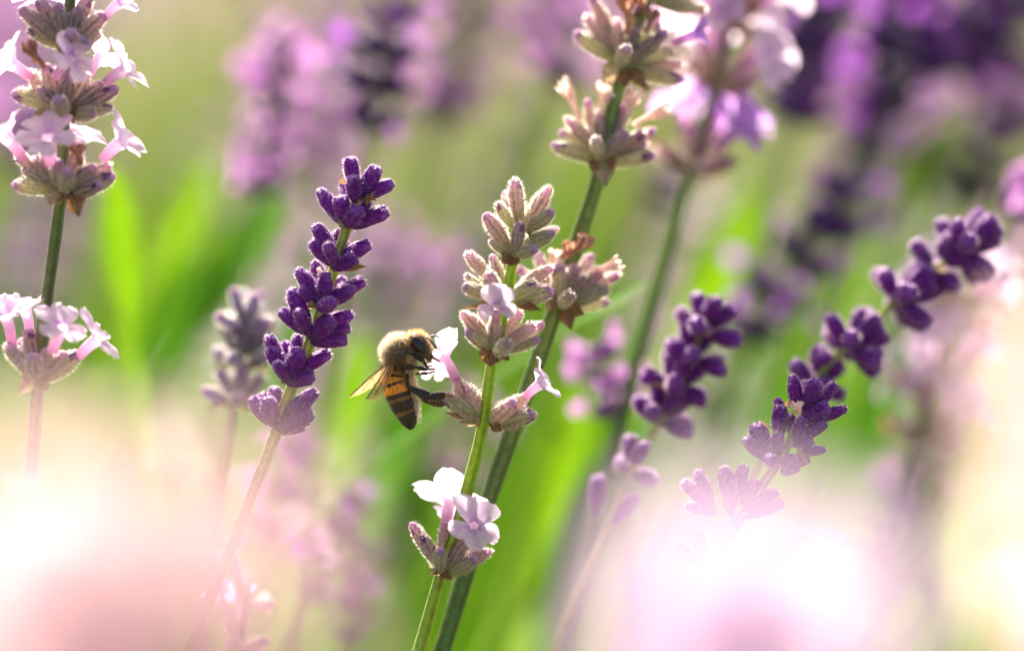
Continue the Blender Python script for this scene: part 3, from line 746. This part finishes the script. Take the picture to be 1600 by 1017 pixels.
# ------------------------------------------------------------------ spike C: white flowering spike by the lime leaf
C = Spike('white and pink flowering lavender spike beside the bright lime leaf', 'pale',
          [(118, -60, -2), (110, 0, -2), (104, 80, -3), (100, 175, -3), (96, 290, -3), (84, 390, -3), (70, 490, -3), (60, 590, -3), (52, 700, -3), (44, 800, -3)], 9.5, ((.22, .26, .10), (.12, .14, .07)), 400)
def cluster(sp, nodes):
    for (px, py, d, n, fl, wi) in nodes: sp.whorl(px, py, d, n, 56, 25, flowers=fl, wither=wi, kind='mauve', bracts=3)
C.buds(ZG, -3, [(58, 22, 150, 105, 42, 0, 'mauve'), (145, 15, 165, 105, 44, -.2, 'mauve'), (195, 25, 180, 100, 44, 0, 'mauve'), (70, 80, 155, 118, 40, 0, 'green'), (255, 80, 190, 115, 42, .2, 'green'), (270, 45, 195, 105, 44, 0, 'mauve'),
                (230, 110, 180, 122, 40, -.4, 'green'), (100, 5, 155, 95, 44, .6, 'mauve'), (190, 85, 175, 118, 40, -.8, 'mauve'), (225, -10, 185, 90, 44, .5, 'mauve'),
                (40, 230, 140, 275, 42, 0, 'green'), (95, 225, 150, 280, 42, -.3, 'mauve'), (122, 172, 152, 265, 46, 0, 'mauve'), (170, 190, 163, 270, 42, -.3, 'mauve'), (222, 188, 178, 270, 46, 0, 'mauve'), (150, 255, 160, 290, 40, -.8, 'green'),
                (265, 215, 185, 280, 46, .1, 'mauve'), (300, 235, 190, 285, 42, .1, 'mauve'), (290, 275, 195, 292, 40, -.2, 'green'), (245, 290, 185, 298, 40, -.4, 'green'), (70, 180, 148, 270, 44, .6, 'mauve'),
                (38, 470, 135, 485, 42, -.1, 'green'), (55, 435, 140, 475, 42, 0, 'green'), (85, 405, 145, 470, 44, 0, 'mauve'), (140, 415, 155, 475, 42, -.5, 'mauve'), (175, 435, 165, 485, 40, -.7, 'green'), (205, 375, 175, 460, 46, .1, 'mauve'),
                (245, 425, 180, 480, 44, -.3, 'mauve'), (282, 420, 190, 478, 42, .1, 'mauve'), (292, 462, 190, 490, 42, -.1, 'green'), (260, 480, 185, 495, 40, -.3, 'mauve'), (110, 380, 150, 465, 44, .5, 'mauve'), (45, 395, 140, 470, 42, .4, 'mauve')], 58)
for (bx, by, bd, mx, my, md, up, s, sp) in [
        (270, 45, -3, 305, 10, -3.2, (-.2, .8, -.6), 1.0, 30), (140, 200, -5, 185, 150, -7, (0, 1, 0), 1.15, 70), (75, 200, -3, 28, 165, -3.5, (.3, .9, -.8), 1.2, 50), (270, 215, -3, 318, 180, -3.5, (-.3, .95, -.8), 1.25, 50),
        (230, 190, -1, 260, 150, 0, (0, 1, 0), 1.1, 60), (130, 420, -5, 122, 350, -7.5, (0, 1, 0), 1.45, 74), (60, 410, -3, 14, 350, -3.6, (.2, .95, -.7), 1.3, 50), (262, 410, -3, 312, 365, -3.6, (-.3, .95, -.8), 1.3, 48),
        (190, 400, -2, 205, 345, -2.5, (.2, .9, 0), 1.3, 66), (100, 30, 0, 95, -5, 0, (0, 1, 0), 1.1, 60), (170, 60, -2, 180, 20, -1, (0, 1, .2), 1.0, 60)]:
    C.flower(ZG, bx, by, bd, mx, my, md, up, s * .9, spread=sp)
C.wither(ZG, -4, [(110, 175, 75, 110, 34, 0), (95, 160, 62, 125, 30, 0), (200, 420, 200, 370, 36, 0)])
C.bract(ZG, -4, [(150, 490, 122, 528, 52), (178, 492, 208, 558, 56), (165, 495, 165, 520, 60), (150, 285, 80, 290, 40), (175, 290, 200, 305, 50), (168, 115, 140, 130, 50), (180, 118, 215, 130, 34)])
C.buds(ZG, -3, [(15, 880, 75, 950, 44, 0, 'mauve'), (35, 895, 85, 960, 44, -.3, 'mauve'), (78, 845, 92, 930, 44, 0, 'mauve'), (82, 905, 92, 965, 44, -.6, 'mauve'), (125, 890, 105, 960, 46, -.2, 'mauve'), (165, 905, 112, 965, 46, -.1, 'mauve'), (205, 915, 120, 968, 42, .1, 'green'), (60, 870, 90, 950, 42, .5)], 54)
for (bx, by, bd, mx, my, md, up, s, sp) in [(135, 900, -5, 162, 838, -6.5, (0, 1, 0), 1.28, 70), (200, 915, -3, 252, 868, -3.4, (-.3, .95, -.7), 1.25, 52), (30, 880, -3, 12, 805, -4, (-.1, 1, -.2), 1.2, 60), (75, 850, -1, 62, 790, -1.6, (.2, 1, -.3), 1.15, 58)]:
    C.flower(ZG, bx, by, bd, mx, my, md, up, s * .9, spread=sp)
C.bract(ZG, -4, [(85, 965, 45, 1012, 40), (100, 968, 130, 1000, 34), (80, 960, 50, 965, 40)])

# ------------------------------------------------------------------ spike D: sharp purple spike
D = Spike('sharp deep purple lavender spike standing beside the honey bee', 'purple',
          [(563, 285, 0), (556, 310, 0), (541, 358, 0), (520, 425, 0), (500, 490, 0), (475, 560, 0), (448, 625, 0), (428, 685, 0), (375, 820, .5), (312, 975, 1), (280, 1060, 1)], 8.5, TONE_D, 700)
D.buds(ZD, 0, [(370, 35, 382, 130, 62, .2), (462, 65, 408, 170, 62, .1), (383, 98, 385, 185, 60, -.4), (516, 115, 430, 172, 48, 0), (345, 120, 378, 190, 46, .8), (430, 120, 400, 185, 46, .8),
               (258, 148, 330, 240, 58, .1), (332, 168, 348, 255, 64, -.3), (430, 180, 370, 260, 52, .3), (400, 205, 362, 272, 66, -.5), (500, 215, 385, 270, 56, 0), (460, 240, 380, 275, 50, .5), (290, 190, 340, 255, 50, .7),
               (245, 268, 315, 375, 60, .1), (232, 325, 315, 405, 62, -.2), (328, 285, 318, 385, 50, .6), (440, 332, 335, 385, 54, .1), (395, 380, 315, 418, 60, -.3), (350, 320, 325, 390, 50, .9), (290, 330, 318, 400, 48, -.8),
               (185, 418, 265, 520, 60, .1), (245, 392, 275, 480, 50, .6), (280, 430, 278, 535, 64, -.4), (388, 485, 285, 540, 60, -.2), (422, 460, 300, 520, 56, .3), (345, 445, 295, 515, 52, .6), (190, 490, 262, 545, 50, -.2), (320, 532, 262, 555, 52, -.8), (225, 455, 270, 530, 48, .8),
               (162, 488, 225, 620, 60, .1), (128, 560, 218, 640, 54, 0), (378, 570, 250, 630, 54, .3), (310, 588, 235, 655, 70, -.4), (372, 622, 245, 655, 50, .2), (362, 665, 235, 672, 54, -.2), (185, 560, 225, 645, 50, -.7), (300, 560, 240, 630, 46, .8),
               (85, 648, 155, 790, 52, .3), (95, 685, 152, 795, 58, 0), (118, 735, 155, 808, 52, -.5), (192, 690, 165, 795, 64, -.4), (190, 645, 170, 770, 50, .6), (300, 705, 180, 780, 60, 0), (248, 785, 160, 815, 54, -.3), (140, 670, 160, 780, 48, .8),
               (22, 868, 100, 955, 54, 0), (78, 862, 105, 955, 60, -.4), (115, 825, 112, 930, 54, .4), (255, 840, 130, 945, 60, 0), (246, 925, 122, 970, 64, -.3), (215, 960, 118, 980, 48, .2), (55, 850, 105, 940, 50, .5), (190, 880, 120, 950, 54, .7)], 56)
D.bract(ZD, -.5, [(350, 262, 325, 275, 40), (445, 180, 415, 190, 40), (330, 420, 430, 410, 36), (260, 550, 215, 540, 45), (262, 552, 300, 560, 45), (160, 812, 125, 805, 40), (120, 975, 150, 992, 40), (350, 130, 335, 105, 26)])
D.wither(ZD, -.3, [(410, 185, 455, 175, 28, 0), (255, 440, 268, 420, 20, 2)])

# ------------------------------------------------------------------ spike E: sharp purple spike under the leaning one
E = Spike('sharp purple lavender spike with a dried orange floret half behind white blur', 'purple',
          [(1275, 605, 0), (1255, 650, 0), (1225, 705, 0), (1190, 760, 0), (1150, 820, 1), (1100, 900, 2), (1050, 980, 2)], 8, TONE_D, 300)
E.buds(ZE, 0, [(490, 130, 545, 390, 128, .1), (712, 165, 600, 400, 130, -.1), (845, 195, 690, 380, 110, .3), (600, 185, 610, 330, 90, .8), (935, 400, 690, 480, 120, .2), (805, 395, 560, 490, 130, -.3),
               (380, 315, 460, 520, 100, .5), (385, 370, 395, 620, 140, -.2), (490, 440, 480, 600, 90, .4), (575, 470, 530, 640, 120, -.4), (775, 510, 560, 620, 120, 0), (670, 660, 510, 690, 100, -.3), (765, 710, 560, 745, 90, .2),
               (215, 505, 290, 720, 140, .1), (370, 585, 370, 770, 130, -.5), (120, 625, 270, 790, 110, 0), (290, 800, 360, 830, 120, -.7), (640, 790, 440, 830, 110, .1), (500, 770, 440, 870, 120, -.5), (560, 860, 420, 900, 100, -.2), (250, 700, 340, 840, 110, .6)], 56)
E.wither(ZE, -2.2, [(545, 455, 525, 345, 85, 2), (530, 380, 465, 340, 50, 0)])
E.bract(ZE, -1.5, [(430, 640, 330, 560, 40), (540, 720, 640, 860, 40), (450, 660, 520, 710, 50), (330, 560, 215, 470, 22)])
E.buds(PXL, 0, [(1065, 752, 1110, 790, 24), (1085, 735, 1112, 785, 24), (1128, 728, 1140, 780, 24), (1160, 725, 1150, 778, 26), (1185, 750, 1160, 785, 24), (1070, 790, 1115, 800, 22), (1215, 765, 1165, 795, 22), (1140, 755, 1140, 800, 26, -.5), (1225, 785, 1170, 805, 22),
                (1060, 850, 1090, 880, 24), (1090, 830, 1100, 875, 24), (1140, 850, 1110, 885, 24)], 56)

# ------------------------------------------------------------------ softer spikes just behind the focus
Fs = Spike('leaning purple lavender spike blurred above the sharp purple one', 'purple',
           [(1512, 378, 17), (1490, 400, 17), (1430, 440, 16), (1370, 500, 15), (1310, 555, 14), (1270, 600, 14), (1230, 660, 14), (1170, 760, 14)], 6, TONE_D)
for (px, py, n, L) in [(1500, 392, 13, 62), (1462, 418, 7, 50), (1402, 470, 13, 60), (1328, 545, 12, 58), (1270, 596, 9, 48)]:
    Fs.whorl(px, py, 16, n, L * 1.0, 31, kind='purple', spread=(15, 82), bracts=1)
G = Spike('blurred violet lavender spike with lilac lower whorls between green stems', 'purple',
          [(1102, 495, 16), (1085, 540, 16), (1060, 595, 16), (1030, 660, 16), (990, 735, 16), (955, 815, 16), (920, 890, 16), (880, 980, 16)], 6, TONE_D)
for (px, py, n, L) in [(1100, 520, 8, 50), (1082, 562, 7, 50), (1050, 610, 8, 54), (1028, 658, 9, 56), (985, 738, 5, 46)]:
    G.whorl(px, py, 16, n, L * 1.05, 30, kind='purple', spread=(25, 78), bracts=1)
G.buds(PXL, 16, [(935, 742, 932, 800, 30), (1000, 775, 955, 818, 28)], 58)
H = far_spike('soft pink lavender bloom beside the blurred violet spike', None, None, 42, 'lilac', scale=.8, nodes=[(940, 560), (952, 610), (958, 650)], group='soft pale blooms behind the focus', r=6)
I = Spike('soft pale pink flowering lavender spike behind the withered one', 'pale',
          [(1165, -60, 34), (1150, 0, 34), (1132, 70, 34), (1112, 160, 34), (1085, 260, 34), (1070, 300, 34), (1040, 410, 34), (1005, 530, 34), (975, 640, 34)], 11, ((.24, .32, .12), (.12, .20, .08)))
for (px, py, n, fl, wi) in [(1160, -20, 8, 5, 1), (1140, 45, 8, 5, 1), (1115, 135, 9, 5, 1), (1082, 268, 11, 4, 2)]:
    I.whorl(px, py, 34, n, 66, 26, flowers=fl, wither=wi, kind='mauve', lilac=(py > 200), bracts=3, fscale=1.4, spread=(35, 66))
J = Spike('grey-blue budded lavender spike softly blurred behind the purple one', 'pale',
          [(385, 470, 20), (382, 510, 20), (376, 560, 20), (368, 620, 20), (356, 700, 20), (340, 790, 20)], 7, TONE_B)
for (px, py, n) in [(383, 518, 8), (378, 570, 8), (370, 635, 8)]:
    J.whorl(px, py, 20, n, 56, 26, kind='dusty', spread=(25, 66), bracts=2)
K = Spike('soft pale withered lavender spike beyond the leaning purple one', 'pale',
          [(1500, 440, 48), (1490, 520, 48), (1475, 600, 48), (1462, 680, 48), (1445, 760, 48)], 5, TONE_A)
for (px, py, n, fl, wi) in [(1500, 500, 8, 5, 1), (1472, 610, 9, 6, 1), (1462, 690, 8, 4, 2)]:
    K.whorl(px, py, 48, n, 60, 26, flowers=fl, wither=wi, kind='mauve', bracts=3, fscale=1.2, spread=(45, 85))
K2 = Spike('pale lilac bloom low beside the stem of the sharp purple spike', 'pale', [(385, 910, 14), (380, 950, 14), (372, 1010, 14), (360, 1080, 14)], 7, TONE_B)
for (px, py, n, fl) in [(384, 945, 4, 1), (375, 1010, 5, 2)]:
    K2.whorl(px, py, 14, n, 44, 22, flowers=fl, kind='mauve', lilac=True, fscale=.7, spread=(30, 65))

# ------------------------------------------------------------------ pale spikes close to the lens
def near(label, nodes, d, n=10, fl=7, lilac=False, fs=1.25, kind='mauve', L=60):
    dx, dy = nodes[-1][0] - nodes[-2][0], nodes[-1][1] - nodes[-2][1]
    stem = [(x, y, d) for x, y in nodes] + [(nodes[-1][0] + dx, nodes[-1][1] + dy, d)]
    sp = Spike(label, 'pale', stem, 7, TONE_A, group='pale spikes blurred close in front')
    for i, (x, y) in enumerate(nodes):
        sp.whorl(x, y, d, n, L, 17, flowers=fl, kind=kind, lilac=lilac, fscale=fs, bracts=1, spread=(25, 68))
    return sp
near('huge white blurred lavender bloom covering the foot of the sharp purple spike', [(1170, 1040), (1155, 1300)], -172, 5, 5, fs=1.6, kind='green', L=48)
near('second white bloom pressed against the huge blurred one', [(1125, 1040), (1100, 1300)], -160, 5, 5, fs=1.5, kind='green', L=44)
near('third white bloom low beside the huge blurred one', [(1215, 1080), (1200, 1330)], -160, 5, 5, fs=1.5, kind='green', L=44)
near('small white bloom rising through the middle of the huge blurred one', [(1160, 970), (1150, 1150)], -150, 4, 4, fs=1.1, kind='green', L=30)
near('pink-white blurred lavender bloom over the foot of the white flowering spike', [(80, 1010), (55, 1290)], -182, 4, 4, 'rose', 1.5, 'mauve', 54)
near('pinkish blurred lavender bloom over the foot of the purple spike beside the bee', [(245, 975), (215, 1260)], -182, 4, 4, 'rose', 1.5, 'mauve', 50)
near('soft cream-pink blurred lavender bloom lowest under the pinkish one', [(165, 1110), (140, 1360)], -188, 4, 4, 'rose', 1.4, 'mauve', 54)
near('white blurred lavender bloom beneath the pink-white one', [(0, 1090), (-40, 1340)], -150, 5, 5, 'rose', 1.4, 'mauve', 50)
near('half blurred pale lavender spike standing before the white flowering one', [(50, 800), (35, 880), (15, 980)], -60, 6, 0, fs=.9, L=50)
near('pink blurred lavender bloom beside the withered spike', [(1740, 680), (1730, 900)], -160, 6, 5, 'rose', 1.25, 'mauve', 44)
near('peach blurred lavender bloom beside the bright green blades', [(1630, 1090), (1610, 1280)], -135, 6, 4, 'rose', 1.2, 'mauve', 44)

# ------------------------------------------------------------------ the honey bee
BD = -0.4                              # bee's mid plane, mm behind focus
def Q(px, py, dz=0.0): return V(P(px, py, BD + dz))
def ZZ(x, y): return 540 + x / 5.65, 500 + y / 5.65
bee = thing('honey_bee', 'honey bee with amber banded abdomen feeding at the pale lavender flower', 'bee', Vector(Q(627, 575)))

def ellipsoid(c, ax, rr, nu=28, nv=18):
    c = V(c); vs = []; fs = []
    for i in range(nv + 1):
        ph = math.pi * i / nv
        for j in range(nu):
            th = 2 * math.pi * j / nu
            l = (math.sin(ph) * math.cos(th) * rr[0], math.sin(ph) * math.sin(th) * rr[1], math.cos(ph) * rr[2])
            vs.append(c + ax[0]*l[0] + ax[1]*l[1] + ax[2]*l[2])
    fs = [(i*nu + j, (i+1)*nu + j, (i+1)*nu + (j+1) % nu, i*nu + (j+1) % nu) for i in range(nv) for j in range(nu)]
    return vs, fs
r3, u3, f3 = V(R), V(U), V(F)
def inplane(dx, dy): return norm(r3 * dx - u3 * dy)
# abdomen: rings along a bent spine, stepped like overlapping plates
AB = [(643, 671, 3.5), (641, 663, 11), (637, 650, 16.5), (632, 635, 21.5), (627, 618, 25), (622.5, 602, 25.8), (619.5, 592, 23.5), (620, 584, 16), (623, 577, 9)]
spine = catmull([Q(x, y) for x, y, _ in AB], 60)
arad = np.interp(np.linspace(0, 1, 60), np.linspace(0, 1, len(AB)), [q[2] for q in AB]) * PXM
def abd_t(t):                          # plate edges along the abdomen, t from tip to waist
    return (t * 6.2) % 1.0
g = Geo()
step = np.array([1 - .045 * abd_t(i/59) * (.08 < i/59 < .85) for i in range(60)])
av, af, ap = tube(spine, arad * step, 36)
g.add(av, af, (1, 1, 1))
def addell(px, py, dirx, diry, a, b, c, dz=0.0):
    ax1 = inplane(dirx, diry); ax2 = norm(np.cross(ax1, f3))
    v, f = ellipsoid(Q(px, py, dz), (ax2, f3, ax1), (b*PXM, c*PXM, a*PXM)); g.add(v, f, (1, 1, 1))
addell(625, 553, .3, -1, 27, 25, 26)          # thorax
addell(634, 563, .5, -1, 21, 17, 20)          # chest
addell(623, 577, 0, 1, 11, 10, 10)            # waist
addell(645, 540, 1, -.2, 14, 11, 12)          # neck
addell(656, 539, .62, .78, 23, 15.5, 23)      # head
addell(667, 556, .62, .78, 11, 6, 9)          # clypeus, mouthparts
me = make_mesh('body_parts', [tuple((V(x) - Q(627, 575)) * 1000) for x in g.v], g.f)
tmp = bpy.data.objects.new('tmp', me); COL.objects.link(tmp)
md = tmp.modifiers.new('r', 'REMESH'); md.mode = 'VOXEL'; md.voxel_size = .085
sm = tmp.modifiers.new('s', 'SMOOTH'); sm.factor = .5; sm.iterations = 3
dg = bpy.context.evaluated_depsgraph_get()
em = bpy.data.meshes.new_from_object(tmp.evaluated_get(dg))
bv = np.empty(len(em.vertices) * 3); em.vertices.foreach_get('co', bv); bv = bv.reshape(-1, 3) / 1000 + Q(627, 575)
bf = [tuple(p.vertices) for p in em.polygons]
bpy.data.objects.remove(tmp, do_unlink=True); bpy.data.meshes.remove(em); bpy.data.meshes.remove(me)
fn = np.zeros_like(bv)
for f in bf:
    n_ = np.cross(bv[f[1]] - bv[f[0]], bv[f[2]] - bv[f[0]])
    for i in f: fn[i] += n_
bn = fn / (np.linalg.norm(fn, axis=1)[:, None] + 1e-20)
def to_px(v):
    q = v - V(CAM); dist = q @ f3
    return np.stack([800 + (q @ r3) / PXM * S / dist, 508.5 - (q @ u3) / PXM * S / dist], 1)
bp_ = to_px(bv)
dsp = np.linalg.norm(bv[:, None, :] - spine[None, :, :], axis=2); ti = dsp.argmin(1) / 59
is_ab = (bp_[:, 1] > 577) & (dsp.min(1) < 30 * PXM)
is_head = bp_[:, 0] > 644 - (bp_[:, 1] - 540) * .1
is_head &= (bp_[:, 1] < 575) & ~is_ab
OR_, DK, BR = np.array((.92, .31, .015)), np.array((.030, .014, .008)), np.array((.28, .11, .03))
bc = np.zeros_like(bv)
for i in range(len(bv)):
    if is_ab[i]:
        t = ti[i] + .004 * math.sin(bp_[i, 0] * .9 + bp_[i, 1] * .5) + .003 * math.sin(bp_[i, 0] * .33 - bp_[i, 1] * 1.1)
        # tip dark; dark plates edged in brown; amber bands on the front plates
        k = abd_t(t)
        if t > .93: c = DK * 1.6
        elif t > .52: c = OR_ * (1.0 + .15 * math.sin(bp_[i, 0])) if k > .34 else DK
        elif t > .18: c = lerp(BR, DK, 1 if k < .74 else .25)
        else: c = DK
        side = np.clip((bp_[i, 0] - (622 + (bp_[i, 1] - 600) * .22)) / 14, 0, 1)
        if t > .56 and t < .93: c = lerp(c, OR_ * .75, .45 * side)
    elif is_head[i]: c = np.array((.07, .04, .02))
    else: c = np.array((.06, .035, .016))
    bc[i] = c
body = link('body', make_mesh('body', bv, bf, bc, [M_BODY]), bee)

# fur
gf = Geo()
def furr(mask, count, length, width, cols, lean=None, jit=.4):
    ids = np.nonzero(mask)[0]; pick = rng.choice(ids, count)
    cols = np.array(cols)[rng.integers(0, len(cols), count)] * rng.uniform(.8, 1.15, count)[:, None]
    hairs(gf, bv[pick] + rng.normal(0, .03*MM, (count, 3)), bn[pick], length, width, cols, 0, lean, jit, seg=2)
GOLD = [(.64, .40, .14), (.74, .50, .22), (.42, .23, .08)]
CREAM = [(.90, .82, .64), (.88, .76, .52)]
thx = ~is_ab & ~is_head
bk = (bp_[:, 0] - 626) * -.75 + (bp_[:, 1] - 553) * -.66 + rng.normal(0, 4, len(bv))   # how far up the back
furr(thx & (bk < 12) & (np.sin(bp_[:, 0] * .31) * np.sin(bp_[:, 1] * .27) > -.45), 1500, .48*MM, .024*MM, GOLD, jit=.5)
furr(thx & (bk > 4) & (bk < 20), 1300, .62*MM, .028*MM, GOLD + CREAM, jit=.45)
furr(thx & (bk > 17), 2600, .82*MM, .032*MM, CREAM, jit=.4)  # gold turns to cream up the back: backlit rim put into fur colour
face = is_head & ~((abs(bp_[:, 0] - 653) < 11) & (abs(bp_[:, 1] - 538) < 12))
furr(face, 1500, .5*MM, .028*MM, GOLD + CREAM, jit=.45)
crown = is_head & (bp_[:, 1] < 527)
furr(crown, 420, .6*MM, .028*MM, [(.72, .46, .22), (.80, .62, .36)], jit=.4)
down = V(norm(spine[0] - spine[-1]))
vent = is_ab & (bp_[:, 0] - (628 + (bp_[:, 1] - 600) * .22) > 10)
furr(vent, 1900, .60*MM, .036*MM, CREAM + [(.9, .84, .7)], lean=down * .5)
furr(is_ab & ~vent, 250, .30*MM, .018*MM, [(.42, .26, .10), (.25, .14, .05)], lean=down * 1.6, jit=.25)
top_ab = is_ab & (ti > .86)
furr(top_ab, 900, .7*MM, .028*MM, CREAM + GOLD, lean=down * .6)
chest = thx & (bp_[:, 0] > 634) & (bp_[:, 1] > 556)
furr(chest, 1100, .8*MM, .028*MM, [(.80, .62, .26), (.86, .74, .42)], jit=.5)
link('fur', gf.mesh('fur', [M_FUR]), bee)

# eyes
for dz, nm in ((-1.45, 0), (1.45, 1)):
    ax1 = inplane(.58, .81); ax2 = norm(np.cross(ax1, f3))
    ev, ef = ellipsoid(Q(654.5, 538.5, dz), (ax2, f3, ax1), (8.2*PXM, 6.0*PXM, 15*PXM), 32, 22)
    ge = Geo(); ge.add(ev, ef, (.018, .012, .008)); link('eye', ge.mesh('eye', [M_EYE]), bee)

# legs: jointed, thick and thin by turns
def limb(name, pts, rads, cols, mat=M_LEG, nh=120, parent=None, hl=.28):
    pts3 = []; rr = []; cc = []
    for k in range(len(pts) - 1):
        a_, b_ = V(pts[k]), V(pts[k+1]); r0, rm, r1 = rads[k]
        for t in np.linspace(0.02, .98, 9):
            pts3.append(lerp(a_, b_, t)); rr.append(np.interp(t, [0, .15, .6, .9, 1], [r0*.7, r0, rm, r1, r1*.6])); cc.append(cols[k])
    pts3 = np.array(pts3)
    v, f, par = tube(pts3, np.array(rr) * PXM, 12)
    c = [np.array(cc[int(round(t * (len(cc) - 1)))]) for t, _ in par]
    gg = Geo(); gg.add(v, f, c, 0)
    idx = rng.integers(0, len(v), nh); ctr = pts3[np.minimum(idx // 12, len(pts3) - 1)]
    nr = v[idx] - ctr; nr /= np.linalg.norm(nr, axis=1)[:, None] + 1e-12
    hairs(gg, v[idx], nr, hl*MM, .024*MM, (.62, .45, .22), 1, jit=.4)
    return link(name, gg.mesh(name, [mat, M_FUR]), bee)
BLK, RDB, AMB = (.022, .012, .008), (.10, .035, .012), (.30, .12, .035)
z = lambda x, y, d=0: Q(*ZZ(x, y), d)
limb('leg', [z(585, 300, -1.2), z(690, 355, -1.9), z(712, 415, -1.6), z(770, 400, -1.0)], [(3.5, 4.4, 3.4), (2.6, 2.6, 2), (1.6, 1.5, 1)], [BLK, RDB, RDB])                      # front
limb('leg', [z(500, 412, -1.3), z(615, 418, -2.4), z(725, 438, -2.0), z(800, 428, -1.0)], [(3.6, 4.6, 3.6), (3.2, 3.6, 2.6), (1.8, 1.6, 1.0)], [BLK, BLK, RDB])                   # middle
limb('leg', [z(545, 480, -1.2), z(550, 590, -2.4), z(742, 678, -2.4), z(880, 662, -1.8), z(950, 668, -1.2)], [(2.8, 3.6, 3.4), (4.6, 7.4, 8.2), (6.2, 7.0, 6.0), (2.4, 2.2, 1.6)], [BLK, BLK, BLK, AMB], nh=520, hl=.36)  # hind
limb('leg', [z(600, 310, 1.0), z(700, 375, 1.7), z(730, 430, 1.2), z(790, 440, .7)], [(3.2, 3.8, 3), (2.4, 2.4, 2), (1.5, 1.4, 1)], [BLK, RDB, RDB])
limb('leg', [z(520, 440, 1.2), z(640, 470, 2.2), z(730, 470, 1.8), z(800, 450, 1.0)], [(3.4, 4.2, 3.4), (3, 3.2, 2.4), (1.8, 1.6, 1.0)], [BLK, BLK, RDB])
limb('leg', [z(560, 500, 1.2), z(580, 610, 1.6), z(748, 722, .2), z(875, 738, -.4), z(940, 765, -.4)], [(2.6, 3.0, 3.0), (4.0, 6.2, 7.0), (6.0, 6.6, 5.6), (2.2, 2.0, 1.4)], [BLK, RDB, RDB, RDB], nh=320, hl=.34)
# antennae, tongue
limb('antenna', [z(712, 150, -.8), z(745, 175, -1.4), z(775, 215, -1.3), z(812, 255, -1.1)], [(1.5, 1.5, 1.4), (1.7, 1.7, 1.7), (1.7, 1.7, 1.5)], [RDB, (.08, .05, .045), (.08, .05, .045)], nh=10, hl=.1)
limb('antenna', [z(725, 160, .8), z(755, 142, 1.2), z(785, 138, 1.2), z(830, 150, 1.0)], [(1.4, 1.4, 1.3), (1.5, 1.5, 1.5), (1.5, 1.5, 1.3)], [RDB, (.10, .06, .055), (.10, .06, .055)], nh=10, hl=.1)
limb('proboscis', [z(735, 300, -.3), z(775, 335, -.2), z(835, 365, 0)], [(3.6, 3.2, 2.6), (2.2, 1.8, 1.2)], [RDB, AMB], nh=30, hl=.15)

# wings
def wing(base, tip, chord, width, seed):
    """a membrane between a stiff front edge (base to tip) and a rounded rear edge, with veins"""
    base, tip, chord = V(base), V(tip), V(chord); L = tip - base
    nrm = norm(np.cross(L, chord)); nu, nv = 18, 8; r = np.random.default_rng(seed)
    vs, cs = [], []
    def surf(t, u):
        wv = width * np.interp(t, [0, .12, .35, .6, .8, .92, 1], [.12, .35, .72, 1.0, .95, .62, .04])
        return base + L * (t - .02 * u * (t > .9)) + chord * (wv * u) + nrm * (.10*MM*math.sin(t*6 + u*5) - .35*MM*t*t)
    for i in range(nu + 1):
        for j in range(nv + 1):
            vs.append(surf(i/nu, j/nv)); cs.append(np.array((.62, .44, .20)) * r.uniform(.9, 1.1))
    fs = [(i*(nv+1)+j, i*(nv+1)+j+1, (i+1)*(nv+1)+j+1, (i+1)*(nv+1)+j) for i in range(nu) for j in range(nv)]
    wo = link('wing', make_mesh('wing', vs, fs, cs, [M_WING]), bee)
    for path, rr in (([(0, 0), (.3, 0), (.6, 0), (.98, .02)], 1.1), ([(0, .3), (.3, .3), (.55, .32), (.8, .5)], .7), ([(0, .6), (.2, .55), (.45, .7), (.62, .95)], .6), ([(.55, .0), (.58, .2), (.55, .32), (.58, .6)], .5), ([(.75, 0), (.72, .25), (.8, .5)], .5), ([(.3, .3), (.34, .5), (.45, .7)], .5)):
        c3 = catmull([surf(t, u) for t, u in path], 12)
        v, f, _ = tube(c3, rr * PXM, 6); gv = Geo(); gv.add(v, f, (.16, .075, .03)); link('vein', gv.mesh('vein', [M_LEG]), wo)
cn = inplane(.70, .72)
wing(z(455, 275, -1.0), z(48, 700, -2.6), norm(inplane(.72, .70) * .30 + f3 * .92), 2.6*MM, 1)
wing(z(430, 330, -.9), z(168, 690, -2.3), norm(inplane(.75, .66) * .75 - f3 * .6), 1.9*MM, 2)
wing(z(440, 260, 1.0), z(75, 680, 4.8), norm(inplane(.72, .70) * .30 + f3 * .95), 2.7*MM, 3)
wing(z(425, 320, .9), z(190, 640, 3.8), norm(inplane(.75, .66) * .4 + f3 * .85), 1.9*MM, 4)
